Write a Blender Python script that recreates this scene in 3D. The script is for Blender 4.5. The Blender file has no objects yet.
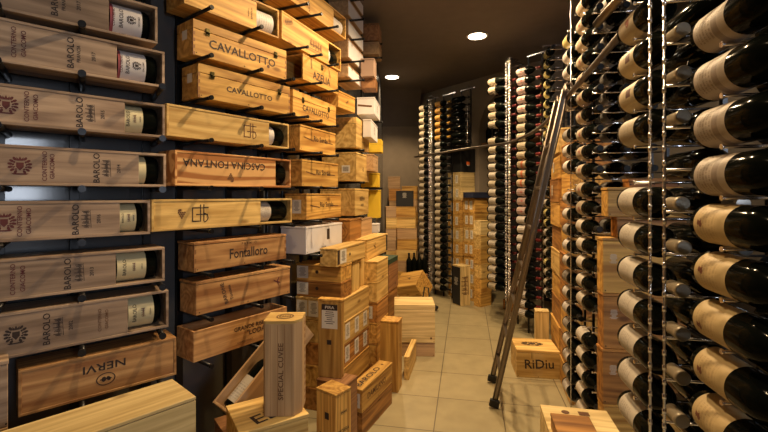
import bpy, bmesh, math, random
from mathutils import Vector, Matrix
random.seed(7)
S = bpy.context.scene
COL = S.collection
# ------------------------------------------------------------------ camera
F, CX, HY, CH = 420.0, 384.0, 195.0, 1.5          # focal length in px, principal column, horizon row, eye height
cam_d = bpy.data.cameras.new('camera'); cam = bpy.data.objects.new('camera', cam_d); COL.objects.link(cam)
cam.location = (0, 0, CH); cam.rotation_euler = (math.pi/2, 0, 0)
cam_d.sensor_width = 36; cam_d.lens = F/768*36; cam_d.shift_y = -(216-HY)/768; cam_d.clip_start = .05
S.camera = cam
# ------------------------------------------------------------------ light
S.view_settings.view_transform = 'Standard'; S.view_settings.look = 'None'
S.view_settings.gamma = 1; S.view_settings.use_curve_mapping = False
S.view_settings.exposure = -0.27
W = bpy.data.worlds.new('world'); S.world = W; W.use_nodes = True
W.node_tree.nodes['Background'].inputs[0].default_value = (.9, .75, .6, 1)
W.node_tree.nodes['Background'].inputs[1].default_value = .012
WARM = (1.0, .70, .38)
CEIL = 3.25
# ceiling downlights: x, y, power, spot angle
LAMPS = [(1.02, 4.60, 165, 124), (.12, 6.20, 135, 124), (.40, 2.35, 215, 152), (-.26, 1.05, 85, 100), (.72, 3.35, 175, 156), (.75, -.9, 8, 120)]
for i, (x, y, p, a) in enumerate(LAMPS):
    d = bpy.data.lights.new('downlight_beam', 'SPOT'); d.energy = p; d.color = WARM
    d.spot_size = math.radians(a); d.spot_blend = .45; d.shadow_soft_size = .035
    o = bpy.data.objects.new('downlight_beam', d); COL.objects.link(o); o.location = (x, y, CEIL-.03)
# daylight entering by the window behind the viewer
d = bpy.data.lights.new('window_daylight', 'AREA'); d.energy = 34; d.color = (.80, .88, 1.0); d.shape = 'RECTANGLE'; d.size = .5; d.size_y = 1.1
o = bpy.data.objects.new('window_daylight', d); COL.objects.link(o); o.location = (1.65, -1.43, 1.75); o.rotation_euler = (math.radians(90), 0, math.radians(38))

# ------------------------------------------------------------------ materials
MC = {}
def newmat(name):
    m = bpy.data.materials.new(name); m.use_nodes = True
    nt = m.node_tree; return m, nt, nt.nodes['Principled BSDF']
def plain(name, col, rough=.5, metal=0, spec=.5, noise=0):
    if name in MC: return MC[name]
    m, nt, b = newmat(name)
    b.inputs['Base Color'].default_value = (*col, 1); b.inputs['Roughness'].default_value = rough
    b.inputs['Metallic'].default_value = metal; b.inputs['Specular IOR Level'].default_value = spec
    tc = nt.nodes.new('ShaderNodeTexCoord'); n = nt.nodes.new('ShaderNodeTexNoise'); n.inputs['Scale'].default_value = 9
    nt.links.new(tc.outputs['Object'], n.inputs['Vector'])
    mx = nt.nodes.new('ShaderNodeMix'); mx.data_type = 'RGBA'
    a = max(noise, .06)
    mx.inputs[6].default_value = (*[c*(1-a) for c in col], 1); mx.inputs[7].default_value = (*[min(1, c*(1+a)) for c in col], 1)
    nt.links.new(n.outputs['Fac'], mx.inputs[0]); nt.links.new(mx.outputs[2], b.inputs['Base Color'])
    MC[name] = m; return m
def wood(name, c1, c2, axis='x', figure=0.0, rough=.55, knots=True):
    key = name+axis
    if key in MC: return MC[key]
    m, nt, b = newmat(key); N = nt.nodes.new; L = nt.links.new
    tc = N('ShaderNodeTexCoord'); oi = N('ShaderNodeObjectInfo')
    mp = N('ShaderNodeMapping'); L(tc.outputs['Object'], mp.inputs['Vector'])
    st = {'x': (1.3, 22, 22), 'y': (22, 1.3, 22), 'z': (22, 22, 1.3)}[axis]
    mp.inputs['Scale'].default_value = st
    ad = N('ShaderNodeVectorMath'); ad.operation = 'ADD'; L(mp.outputs[0], ad.inputs[0])
    sc = N('ShaderNodeVectorMath'); sc.operation = 'SCALE'; sc.inputs[0].default_value = (37, 51, 23)
    L(oi.outputs['Random'], sc.inputs['Scale']); L(sc.outputs[0], ad.inputs[1])
    n1 = N('ShaderNodeTexNoise'); n1.inputs['Scale'].default_value = 1.3; n1.inputs['Detail'].default_value = 5; n1.inputs['Roughness'].default_value = .62
    n1.inputs['Distortion'].default_value = .35
    L(ad.outputs[0], n1.inputs['Vector'])
    # growth-ring figure: rings of a slowly varying field
    mp2 = N('ShaderNodeMapping'); L(ad.outputs[0], mp2.inputs['Vector']); mp2.inputs['Scale'].default_value = (.32, .32, .32)
    n2 = N('ShaderNodeTexNoise'); n2.inputs['Scale'].default_value = 1.0; n2.inputs['Detail'].default_value = 1; L(mp2.outputs[0], n2.inputs['Vector'])
    mu = N('ShaderNodeMath'); mu.operation = 'MULTIPLY'; mu.inputs[1].default_value = 60; L(n2.outputs['Fac'], mu.inputs[0])
    si = N('ShaderNodeMath'); si.operation = 'SINE'; L(mu.outputs[0], si.inputs[0])
    s2 = N('ShaderNodeMath'); s2.operation = 'MULTIPLY_ADD'; s2.inputs[1].default_value = .10+figure; s2.inputs[2].default_value = 0; L(si.outputs[0], s2.inputs[0])
    su = N('ShaderNodeMath'); su.operation = 'ADD'; L(n1.outputs['Fac'], su.inputs[0]); L(s2.outputs[0], su.inputs[1])
    rp = N('ShaderNodeMapRange'); rp.inputs[1].default_value = .3; rp.inputs[2].default_value = .72; L(su.outputs[0], rp.inputs[0])
    mx = N('ShaderNodeMix'); mx.data_type = 'RGBA'; mx.inputs[6].default_value = (*c1, 1); mx.inputs[7].default_value = (*c2, 1); L(rp.outputs[0], mx.inputs[0])
    out = mx.outputs[2]
    if knots:
        mk = N('ShaderNodeMapping'); L(tc.outputs['Object'], mk.inputs['Vector'])
        mk.inputs['Scale'].default_value = {'x': (4, 9, 9), 'y': (9, 4, 9), 'z': (9, 9, 4)}[axis]
        ak = N('ShaderNodeVectorMath'); ak.operation = 'ADD'; L(mk.outputs[0], ak.inputs[0]); L(sc.outputs[0], ak.inputs[1])
        v = N('ShaderNodeTexVoronoi'); v.inputs['Scale'].default_value = .8; L(ak.outputs[0], v.inputs['Vector'])
        kr = N('ShaderNodeMapRange'); kr.inputs[1].default_value = .05; kr.inputs[2].default_value = .13; kr.inputs[3].default_value = .75; kr.inputs[4].default_value = 0
        L(v.outputs['Distance'], kr.inputs[0])
        m3 = N('ShaderNodeMix'); m3.data_type = 'RGBA'; L(kr.outputs[0], m3.inputs[0]); L(out, m3.inputs[6]); m3.inputs[7].default_value = (c1[0]*.35, c1[1]*.25, c1[2]*.2, 1)
        out = m3.outputs[2]
    hs = N('ShaderNodeHueSaturation'); L(out, hs.inputs['Color'])
    vr = N('ShaderNodeMapRange'); vr.inputs[3].default_value = .82; vr.inputs[4].default_value = 1.15; L(oi.outputs['Random'], vr.inputs[0]); L(vr.outputs[0], hs.inputs['Value'])
    L(hs.outputs[0], b.inputs['Base Color']); b.inputs['Roughness'].default_value = rough
    b.inputs['Specular IOR Level'].default_value = .35
    MC[key] = m; return m
WOODS = {
    'grey':   ((.23, .155, .105), (.50, .365, .255)),
    'orange': ((.20, .08, .02), (.56, .27, .07)),
    'honey':  ((.36, .17, .035), (.76, .46, .12)),
    'pine':   ((.46, .27, .075), (.84, .59, .22)),
    'pale':   ((.50, .35, .14), (.84, .65, .31)),
    'redpine': ((.30, .13, .045), (.66, .38, .15)),
    'brown':  ((.20, .09, .035), (.38, .19, .08)),
    'tan':    ((.36, .22, .11), (.55, .36, .19)),
}
def wd(k, axis='x'):
    if k in ('white', 'yellow', 'blackcard', 'greencard', 'navy', 'pink'):
        c = {'white': (.70, .68, .70), 'yellow': (.75, .50, .03), 'blackcard': (.012, .012, .013), 'greencard': (.03, .06, .03), 'navy': (.015, .02, .05), 'pink': (.40, .27, .20)}[k]
        return plain('card_'+k, c, .6, noise=.08)
    if k == 'swirl': return wood('wood_swirl', (.42, .17, .05), (.80, .46, .18), axis, .35, knots=False)
    return wood('wood_'+k, *WOODS[k], axis, 0)
INK = plain('ink_dark', (.035, .02, .015), .7)
INKRED = plain('ink_wine_red', (.11, .022, .022), .7)
INKBROWN = plain('ink_burnt', (.13, .055, .02), .7)
PAPER = plain('paper', (.72, .68, .60), .7)
PAPERDARK = plain('paper_black_band', (.02, .02, .025), .6)
BLACKM = plain('black_metal', (.018, .018, .02), .32, .6)
CHROME = plain('chrome', (.88, .84, .84), .22, 1)
STEEL = plain('brushed_steel', (.23, .19, .155), .36, 1)
GLASS = plain('dark_bottle_glass', (.004, .005, .004), .10, 0, .16)
RUBBER = plain('black_rubber', (.012, .012, .012), .7)
ENDGRAIN = wood('end_grain', (.22, .10, .035), (.34, .17, .07), 'z', knots=False)
HOLE = plain('hole_dark', (.01, .007, .005), .9)  # near-black for nail dots, lid seams and the painted shade of an opening
def label_mat(name, base, ink, kind, dens=.5):
    if name in MC: return MC[name]
    m, nt, b = newmat(name); N = nt.nodes.new; L = nt.links.new
    def M(op, a, c=None, d=None):
        n = N('ShaderNodeMath'); n.operation = op
        for k, q in enumerate((a, c, d)):
            if q is None: continue
            if isinstance(q, (int, float)): n.inputs[k].default_value = q
            else: L(q, n.inputs[k])
        return n.outputs[0]
    uv = N('ShaderNodeUVMap'); sp = N('ShaderNodeSeparateXYZ'); L(uv.outputs[0], sp.inputs[0]); u, v = sp.outputs[0], sp.outputs[1]
    # printed lines run round the bottle: rows at constant v, letters broken up along u
    nrow = 5 if kind == 'edge' else 7 if name == 'label_wax' else 10
    row = M('GREATER_THAN', M('SINE', M('MULTIPLY', v, 6.283*nrow)), .0)
    cb = N('ShaderNodeCombineXYZ'); L(M('MULTIPLY', u, 70), cb.inputs[0]); L(M('MULTIPLY', M('FLOOR', M('MULTIPLY', v, nrow)), 7.3), cb.inputs[1])
    nz = N('ShaderNodeTexNoise'); nz.inputs['Scale'].default_value = 1; L(cb.outputs[0], nz.inputs['Vector'])
    let = M('GREATER_THAN', nz.outputs['Fac'], .5)
    inside = M('MULTIPLY', M('LESS_THAN', M('ABSOLUTE', M('SUBTRACT', u, .5)), .22), M('LESS_THAN', M('ABSOLUTE', M('SUBTRACT', v, .42)), .30))
    txt = M('MULTIPLY', M('MULTIPLY', M('MULTIPLY', row, let), inside), dens)
    du = M('MULTIPLY', M('SUBTRACT', u, .5), 1.6)
    if kind == 'square':
        em = M('MULTIPLY', M('LESS_THAN', M('ABSOLUTE', du), .13), M('LESS_THAN', M('ABSOLUTE', M('SUBTRACT', v, .62)), .15))
    elif kind == 'crest':
        r = M('SQRT', M('ADD', M('POWER', M('ABSOLUTE', du), 2.0), M('POWER', M('ABSOLUTE', M('SUBTRACT', v, .22)), 2.0)))
        n3 = N('ShaderNodeTexNoise'); n3.inputs['Scale'].default_value = 18; L(uv.outputs[0], n3.inputs['Vector'])
        em = M('LESS_THAN', M('ADD', r, M('MULTIPLY', M('SUBTRACT', n3.outputs['Fac'], .5), .18)), .085)
    elif kind == 'star':
        r = M('SQRT', M('ADD', M('POWER', M('ABSOLUTE', du), 2.0), M('POWER', M('ABSOLUTE', M('SUBTRACT', v, .6)), 2.0)))
        n3 = N('ShaderNodeTexNoise'); n3.inputs['Scale'].default_value = 12; L(uv.outputs[0], n3.inputs['Vector'])
        em = M('LESS_THAN', M('ADD', r, M('MULTIPLY', M('SUBTRACT', n3.outputs['Fac'], .5), .4)), .13)
    elif kind == 'stripe':
        em = M('LESS_THAN', M('ABSOLUTE', M('SUBTRACT', v, .55)), .12)
    elif kind == 'edge':
        em = M('GREATER_THAN', v, .90)
    elif kind == 'band':
        em = M('MULTIPLY', M('LESS_THAN', M('ABSOLUTE', M('SUBTRACT', v, .68)), .09), .55)
    else:
        em = M('MULTIPLY', v, 0.0)
    fac = M('MAXIMUM', txt, em)
    mx = N('ShaderNodeMix'); mx.data_type = 'RGBA'; k_ = .88 if name in ('label_ivory', 'label_crest', 'label_square', 'label_white') else .72 if kind != 'edge' and name not in ('label_wax',) else 1.0
    mx.inputs[6].default_value = (base[0]*k_, base[1]*k_*.98, base[2]*k_, 1); mx.inputs[7].default_value = (*ink, 1)
    L(M('MINIMUM', fac, .92), mx.inputs[0]); L(mx.outputs[2], b.inputs['Base Color']); b.inputs['Roughness'].default_value = .55
    MC[name] = m; return m
GLASS.node_tree.nodes['Principled BSDF'].inputs['IOR'].default_value = 1.27
LABELS = {   # style: (material, words)
    'linen':  (label_mat('label_linen', (.62, .53, .42), (.15, .10, .08), 'band', .6), 'off-white printed'),
    'crest':  (label_mat('label_crest', (.66, .50, .24), (.16, .03, .02), 'crest', .25), 'golden-tan crested'),
    'star':   (label_mat('label_star', (.60, .50, .33), (.22, .05, .03), 'star', .1), 'cream star-emblem'),
    'square': (label_mat('label_square', (.66, .55, .34), (.10, .03, .03), 'square', .15), 'cream dark-square'),
    'cream':  (label_mat('label_cream', (.62, .54, .38), (.2, .14, .1), 'none', .45), 'plain cream'),
    'ivory':  (label_mat('label_ivory', (.62, .57, .47), (.2, .16, .12), 'none', .5), 'ivory'),
    'dotred': (label_mat('label_dotred', (.64, .54, .38), (.30, .06, .03), 'star', .2), 'cream dotted'),
    'grey':   (label_mat('label_grey', (.46, .43, .38), (.12, .1, .09), 'none', .5), 'greyish'),
    'white':  (label_mat('label_white', (.68, .64, .58), (.15, .12, .1), 'none', .4), 'white'),
    'yellow': (label_mat('label_yellow', (.72, .62, .24), (.2, .15, .05), 'none', .3), 'yellow'),
    'redstripe': (label_mat('label_redstripe', (.66, .56, .36), (.48, .10, .03), 'stripe', .3), 'cream red-striped'),
    'rose':   (label_mat('label_rose', (.66, .52, .46), (.45, .10, .08), 'star', .3), 'pinkish-white'),
    'edge':   (label_mat('label_edge', (.72, .70, .68), (.30, .02, .04), 'edge', .0), 'white red-edged'),
    'wax':    (label_mat('label_wax', (.66, .60, .36), (.3, .15, .05), 'none', .0), 'yellowish'),
    'gold':   (label_mat('label_gold', (.80, .42, .05), (.3, .12, .03), 'none', .2), 'orange-gold'),
    'none':   (None, 'no visible'),
}
CAPS = {'cream': plain('foil_cream', (.36, .30, .21), .35, .2), 'grey': plain('foil_grey', (.20, .185, .17), .3, .6), 'red': plain('foil_red', (.16, .02, .02), .35, .2),
        'black': plain('foil_black', (.015, .015, .015), .55, 0, .2), 'gold': plain('foil_gold', (.60, .36, .06), .35, .3)}

# ------------------------------------------------------------------ mesh helpers
def box(bm, x0, x1, y0, y1, z0, z1, mi=0, bev=.0015):
    r = bmesh.ops.create_cube(bm, size=1)
    vs = r['verts']
    for v in vs:
        v.co = Vector((x0 if v.co.x < 0 else x1, y0 if v.co.y < 0 else y1, z0 if v.co.z < 0 else z1))
    fs = set(f for v in vs for f in v.link_faces)
    for f in fs: f.material_index = mi
    if bev:
        es = list(set(e for v in vs for e in v.link_edges))
        bmesh.ops.bevel(bm, geom=es, offset=bev, segments=1, affect='EDGES', profile=.5, material=mi)
def tube(bm, p, q, r, seg=10, mi=0, r2=None):
    p, q = Vector(p), Vector(q); d = q-p; L = d.length
    m = Matrix.Translation((p+q)/2) @ d.to_track_quat('Z', 'Y').to_matrix().to_4x4()
    res = bmesh.ops.create_cone(bm, cap_ends=True, segments=seg, radius1=r, radius2=r if r2 is None else r2, depth=L, matrix=m)
    for f in set(f for v in res['verts'] for f in v.link_faces):
        f.material_index = mi; f.smooth = len(f.verts) == 4
def sweep(bm, pts, r, seg=10, mi=0):
    pts = [Vector(p) for p in pts]; rings = []
    for i, p in enumerate(pts):
        t = (pts[min(i+1, len(pts)-1)]-pts[max(i-1, 0)]).normalized()
        a = t.cross(Vector((0, 0, 1)));  a = a.normalized() if a.length > 1e-4 else Vector((1, 0, 0)); b = t.cross(a)
        rings.append([bm.verts.new(p+a*r*math.cos(k*2*math.pi/seg)+b*r*math.sin(k*2*math.pi/seg)) for k in range(seg)])
    for A, B in zip(rings, rings[1:]):
        for k in range(seg):
            f = bm.faces.new((A[k], A[(k+1) % seg], B[(k+1) % seg], B[k])); f.smooth = True; f.material_index = mi
    for R_ in (rings[0], rings[-1]):
        try: bm.faces.new(R_).material_index = mi
        except Exception: pass
def lathe(bm, prof, seg=20, mi=0, a0=0, a1=2*math.pi, uv=None, smooth=True):
    """profile of (x along axis, radius); axis = local x; angle 0 points to -y"""
    full = abs(a1-a0-2*math.pi) < 1e-6; n = seg if full else seg+1
    rings = []
    for x, r in prof:
        rings.append([bm.verts.new((x, -r*math.cos(a0+(a1-a0)*k/seg), r*math.sin(a0+(a1-a0)*k/seg))) for k in range(n)])
    for i in range(len(prof)-1):
        for k in range(seg):
            k2 = (k+1) % n
            vs = (rings[i][k], rings[i+1][k], rings[i+1][k2], rings[i][k2])
            f = bm.faces.new(vs); f.smooth = smooth; f.material_index = mi
            if uv:
                us = (k/seg, k/seg, (k+1)/seg, (k+1)/seg); ww = (i/(len(prof)-1), (i+1)/(len(prof)-1), (i+1)/(len(prof)-1), i/(len(prof)-1))
                for lp, a, b in zip(f.loops, us, ww): lp[uv].uv = (a, b)
    if full:
        for R_ in (rings[0], rings[-1]):
            try: bm.faces.new(R_).material_index = mi
            except Exception: pass
    bmesh.ops.recalc_face_normals(bm, faces=bm.faces)
def mesh(name, bm, mats):
    me = bpy.data.meshes.new(name); bm.to_mesh(me); bm.free()
    for m in (mats if isinstance(mats, (list, tuple)) else [mats]): me.materials.append(m)
    return me
def obj(name, data, parent=None, mats=None):
    if isinstance(data, bmesh.types.BMesh): data = mesh(name, data, mats)
    o = bpy.data.objects.new(name, data); COL.objects.link(o)
    if parent: o.parent = parent
    return o
def tag(o, label, cat, group=None, kind=None):
    o['label'] = label; o['category'] = cat
    if group: o['group'] = group
    if kind: o['kind'] = kind
    return o
def struct(name, bm, mats, parent=None, label=None):
    o = obj(name, bm, parent, mats); o['kind'] = 'structure'
    if label: o['label'] = label
    return o
TXT = {}
def txt(s):
    if s not in TXT:
        c = bpy.data.curves.new('t', 'FONT'); c.body = s; c.size = 1; c.align_x = 'CENTER'; c.align_y = 'CENTER'; c.resolution_u = 2; c.space_line = .95
        c.offset = .012
        o = bpy.data.objects.new('t', c); COL.objects.link(o)
        dg = bpy.context.evaluated_depsgraph_get(); me = bpy.data.meshes.new_from_object(o.evaluated_get(dg))
        TXT[s] = ([v.co.copy() for v in me.vertices], [tuple(p.vertices) for p in me.polygons])
        bpy.data.objects.remove(o); bpy.data.curves.remove(c); bpy.data.meshes.remove(me)
    return TXT[s]
def circle_pts(r, n, sx=1, sy=1): return [Vector((r*sx*math.cos(2*math.pi*k/n), r*sy*math.sin(2*math.pi*k/n), 0)) for k in range(n)]
def emblem(kind):
    """flat ornamental marks, unit size: returns verts, faces"""
    V, Fc = [], []
    def poly(ps):
        b = len(V); V.extend(Vector((p[0], p[1], 0)) for p in ps); Fc.append(tuple(range(b, b+len(ps))))
    def ring(r0, r1, n=22, sx=1, sy=1):
        for k in range(n):
            a, b = 2*math.pi*k/n, 2*math.pi*(k+1)/n
            poly([(r0*sx*math.cos(a), r0*sy*math.sin(a)), (r1*sx*math.cos(a), r1*sy*math.sin(a)), (r1*sx*math.cos(b), r1*sy*math.sin(b)), (r0*sx*math.cos(b), r0*sy*math.sin(b))])
    def blob(x, y, r, n=7, e=1, a0=0):
        poly([(x+r*math.cos(2*math.pi*k/n)*e*math.cos(a0)-r*math.sin(2*math.pi*k/n)*math.sin(a0), y+r*math.cos(2*math.pi*k/n)*e*math.sin(a0)+r*math.sin(2*math.pi*k/n)*math.cos(a0)) for k in range(n)])
    if kind == 'crest':
        poly([(-.13, .12), (.13, .12), (.13, -.08), (0, -.24), (-.13, -.08)])
        poly([(-.12, .2), (-.12, .36), (-.05, .27), (0, .40), (.05, .27), (.12, .36), (.12, .2)])
        for s in (-1, 1):
            for k in range(6):
                a = -1.1+k*.42; rr = .34
                blob(s*rr*math.cos(a), rr*math.sin(a), .055, 7, 1.7, a if s > 0 else math.pi-a)
            for k in range(4):
                a = -.9+k*.5; blob(s*.23*math.cos(a), .23*math.sin(a), .035, 6, 1.5, a+1)
        poly([(-.3, -.36), (.3, -.36), (.22, -.42), (-.22, -.42)])
    elif kind == 'oval':
        ring(.44, .5, 24, 1, .75); blob(-.1, 0, .16, 8, .8); blob(.14, 0, .15, 8, .7, .5); poly([(-.3, -.03), (.3, -.03), (.3, .03), (-.3, .03)])
    elif kind == 'ring': ring(.42, .5); ring(.30, .33)
    elif kind == 'dot': blob(0, 0, .5, 16)
    elif kind == 'block': poly([(-.5, -.5), (.5, -.5), (.5, .5), (-.5, .5)])
    elif kind == 'script':       # a flourish
        for k in range(13):
            x = -.5+k/13; h = .16+.12*math.sin(k*2.3)
            poly([(x, -h*.6), (x+.035, -h*.6), (x+.07, h), (x+.035, h)])
            poly([(x+.03, h*.75), (x+.08, -h*.5), (x+.10, -h*.5), (x+.055, h*.75)])
        poly([(-.5, -.22), (.55, -.17), (.55, -.15), (-.5, -.19)])
    elif kind == 'bird':
        poly([(-.1, .1), (.12, .45), (.2, .42), (.02, .05)]); poly([(-.05, .1), (-.4, .3), (-.38, .18), (-.1, 0)]); poly([(-.1, .08), (.08, .08), (.14, -.35), (.02, -.12)]); poly([(0, 0), (.3, -.1), (.28, -.02), (.05, .1)])
    elif kind == 'grapes':
        for r_, n in enumerate((4, 3, 2, 1)):
            for k in range(n): blob((k-(n-1)/2)*.2, .2-r_*.17, .095, 8)
        poly([(-.02, .28), (.02, .28), (.04, .5), (0, .5)]); blob(-.2, .42, .14, 6, 1.4, .4)
    elif kind == 'monogram':
        def bar(a, b, c, d_): poly([(a, b), (c, b), (c, d_), (a, d_)])
        bar(-.42, -.4, .0, -.34); bar(-.42, .30, .0, .36); bar(-.42, -.4, -.36, .36); bar(-.2, -.05, .46, 0)
        bar(.02, -.4, .08, .5); bar(.2, .30, .5, .36); bar(.2, -.4, .26, .5); bar(-.06, .3, .3, .34)
        for k in range(9):
            a, b = -1.57+k*.35, -1.57+(k+1)*.35
            poly([(.24+.2*math.cos(a), -.2+.2*math.sin(a)), (.24+.25*math.cos(a), -.2+.25*math.sin(a)), (.24+.25*math.cos(b), -.2+.25*math.sin(b)), (.24+.2*math.cos(b), -.2+.2*math.sin(b))])
    elif kind == 'lines':
        random.seed(3)
        for k in range(9):
            w = random.uniform(.22, .44); y = .42-k*.1
            poly([(-w, y), (w, y), (w, y+.035), (-w, y+.035)])
    elif kind == 'barcode':
        for k in range(9): poly([(-.45+k*.1, -.4), (-.45+k*.1+.05, -.4), (-.45+k*.1+.05, .4), (-.45+k*.1, .4)])
    return V, Fc
EMB = {}
def put(bm, what, face, u, v, size, rot, dims, mi, eps=.0012, sx=1.0, off=(0, 0, 0)):
    """flat mark on a face of a box of dims; u,v in metres on that face as the viewer reads it"""
    if what.startswith('@'):
        if what not in EMB: EMB[what] = emblem(what[1:])
        V, Fc = EMB[what]
    else: V, Fc = txt(what)
    L, D, H = dims; c, s = math.cos(math.radians(rot)), math.sin(math.radians(rot)); vs = []
    for p in V:
        a0, b0 = p.x*sx*size, p.y*size
        a, b = a0*c-b0*s+u, a0*s+b0*c+v
        if face == 'F': q = (a, -eps, b)
        elif face == 'L': q = (-eps, D-a, b)
        elif face == 'T': q = (a, b, H+eps)
        vs.append(bm.verts.new(Vector(q)+Vector(off)))
    for f in Fc:
        try: bm.faces.new([vs[i] for i in f]).material_index = mi
        except Exception: pass
# ------------------------------------------------------------------ where things stand
def unit(dx, dy): n = math.hypot(dx, dy); return (dx/n, dy/n)
def ray_on_line(px, line):
    (x0, y0), (dx, dy) = line; k = (px-CX)/F       # x0+dx t = k (y0+dy t)
    t = (k*y0-x0)/(dx-k*dy); return x0+dx*t, y0+dy*t
def line_at(px, Z, d): return (((px-CX)/F*Z, Z), unit(*d))
def hz(py, Z): return CH-(py-HY)/F*Z

CRATES = []
def crate(label, px, Z, d, yt=None, yb=None, px2=None, L=None, D=.17, H=None, z0=None, wood_='honey', kind='solid', axis='x',
          marks=(), stickers=(), group=None, window=None, fingers=False, cat='wooden box', name='wooden_wine_box', clasps=(), lidh=None, line=None,
          tilt=None, endhole=False, yref=None, wrap=None):
    """near/left corner on image column px at distance Z; local x runs along d, local y away from the viewer, z up"""
    d = unit(*d)
    if line: cx_, cy_ = ray_on_line(px, line); d = line[1]
    else: cx_, cy_ = (px-CX)/F*Z, Z
    Zr = cy_ if yref is None else ray_on_line(yref, line)[1]
    if z0 is None: z0 = hz(yb, Zr)
    if H is None: H = hz(yt, Zr)-z0
    if L is None:
        ex, ey = ray_on_line(px2, ((cx_, cy_), d)); L = math.hypot(ex-cx_, ey-cy_)
    dims = (L, D, H)
    root = bpy.data.objects.new(name, None); COL.objects.link(root); root.empty_display_size = .05
    yaw = math.atan2(d[1], d[0]); root.location = (cx_, cy_, z0); root.rotation_euler = (0, 0, yaw)
    if tilt: root.rotation_euler = (tilt[0], tilt[1], yaw)
    tag(root, label, cat, group)
    wm = wd(wood_, axis); t = .011
    def xat(p):                                    # image column -> local x along the front face
        ex, ey = ray_on_line(p, ((cx_, cy_), d)); return (ex-cx_)*d[0]+(ey-cy_)*d[1]
    inks = [wm, INK, INKRED, INKBROWN, ENDGRAIN, HOLE, PAPER, PAPERDARK]
    def marks_into(bm, faces, dy=0):
        for mk in marks:
            face, u, v, size, rot, what = mk[:6]; ink = mk[6] if len(mk) > 6 else 1; sx = mk[7] if len(mk) > 7 else 1
            if face not in faces: continue
            if u > 2: u = xat(u)
            elif face == 'L': u = u*D
            else: u = u*L
            v = v*(D if face == 'T' else H)
            put(bm, what, face, u, v, size, rot, dims, ink, sx=sx, off=(0, dy if face == 'F' else 0, 0))
    bm = bmesh.new()
    if kind == 'slide':
        box(bm, 0, L, 0, D, 0, t); box(bm, 0, L, 0, D, H-t, H); box(bm, 0, t, 0, D, t, H-t); box(bm, L-t, L, 0, D, t, H-t); box(bm, t, L-t, D-t, D, t, H-t)
        marks_into(bm, 'LT'); obj('body', bm, root, inks)
        w0 = xat(window[0]) if window else L-t
        lb = bmesh.new(); box(lb, t, w0, .003, .010, t, H-t, 0, .001)
        marks_into(lb, 'F', .003); obj('lid', lb, root, inks)
        if window and len(window) > 2: pass
    elif kind == 'open':                            # no lid, open towards the top
        box(bm, 0, L, 0, t, 0, H); box(bm, 0, L, D-t, D, 0, H); box(bm, 0, t, t, D-t, 0, H); box(bm, L-t, L, t, D-t, 0, H); box(bm, t, L-t, t, D-t, 0, t)
        marks_into(bm, 'FL'); obj('body', bm, root, inks)
    elif kind == 'endopen':                         # sliding end missing at the left, hollow inside
        box(bm, 0, L, 0, D, 0, t); box(bm, 0, L, 0, D, H-t, H); box(bm, L-t, L, 0, D, t, H-t); box(bm, 0, L, D-t, D, t, H-t); box(bm, 0, L, 0, t, t, H-t)
        marks_into(bm, 'FT'); obj('body', bm, root, inks)
    else:
        lh = lidh if lidh else .013
        lip = 0 if lidh else .002
        box(bm, 0, L, 0, D, 0, H-lh-.002, 0, .0025)
        box(bm, .004, L-.004, .004, D-.004, H-lh-.004, H-lh+.002, 5, 0)
        if fingers:
            n = max(4, int(H/.022)); hh = (H-lh)/n
            for k in range(n):
                if k % 2 == 0:
                    for xx in ((-.0006, t), (L-t, L+.0006)): box(bm, xx[0], xx[1], -.0006, .002, k*hh, (k+1)*hh, 4, 0)
                else: box(bm, -.0006, .002, -.0006, t, k*hh, (k+1)*hh, 4, 0)
        if endhole: put(bm, '@block', 'L', D*.5, H*.62, D*.30, 0, dims, 6, sx=1.0)
        for xx in (.03, .5, .97):
            put(bm, '@dot', 'F', L*xx, .012, .006, 0, dims, 5)
        marks_into(bm, 'FL'); obj('body', bm, root, inks)
        lb = bmesh.new(); box(lb, -lip, L+lip, -lip, D+lip, H-lh, H)
        marks_into(lb, 'T'); 
        obj('lid', lb, root, inks)
    for cp in clasps:
        cb = bmesh.new(); x = cp*L
        box(cb, x-.011, x+.011, -.006, 0, H-(lidh or .03)-.02, H-(lidh or .03)+.016, 0, .002); tube(cb, (x-.009, -.009, H-(lidh or .03)-.006), (x+.009, -.009, H-(lidh or .03)-.006), .004, 8)
        obj('clasp', cb, root, [plain('clasp_brass', (.10, .085, .03), .35, .8)])
    for sk in stickers:
        face, u, v, w, h = sk[:5]; extra = sk[5] if len(sk) > 5 else '@lines'
        if u > 2: u = xat(u)
        elif face == 'L': u *= D
        else: u *= L
        vv = v*(D if face == 'T' else H)
        sb = bmesh.new(); put(sb, '@block', face, u, vv, h, 0, dims, 0, eps=.0018, sx=w/h)
        put(sb, extra, face, u, vv, h*.8, 0, dims, 1, eps=.0024, sx=w/h)
        if len(sk) > 6: put(sb, '@block', face, u, vv+h*.38, h*.24, 0, dims, 1, eps=.0026, sx=w/h/.24); put(sb, sk[6], face, u, vv+h*.37, h*.17, 0, dims, 0, eps=.0030, sx=1.2)
        so = obj('paper_label', sb, root, [PAPER, INK]); so['label'] = 'printed paper label'
    CRATES.append((root, dims, xat)); return root, dims, xat
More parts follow.
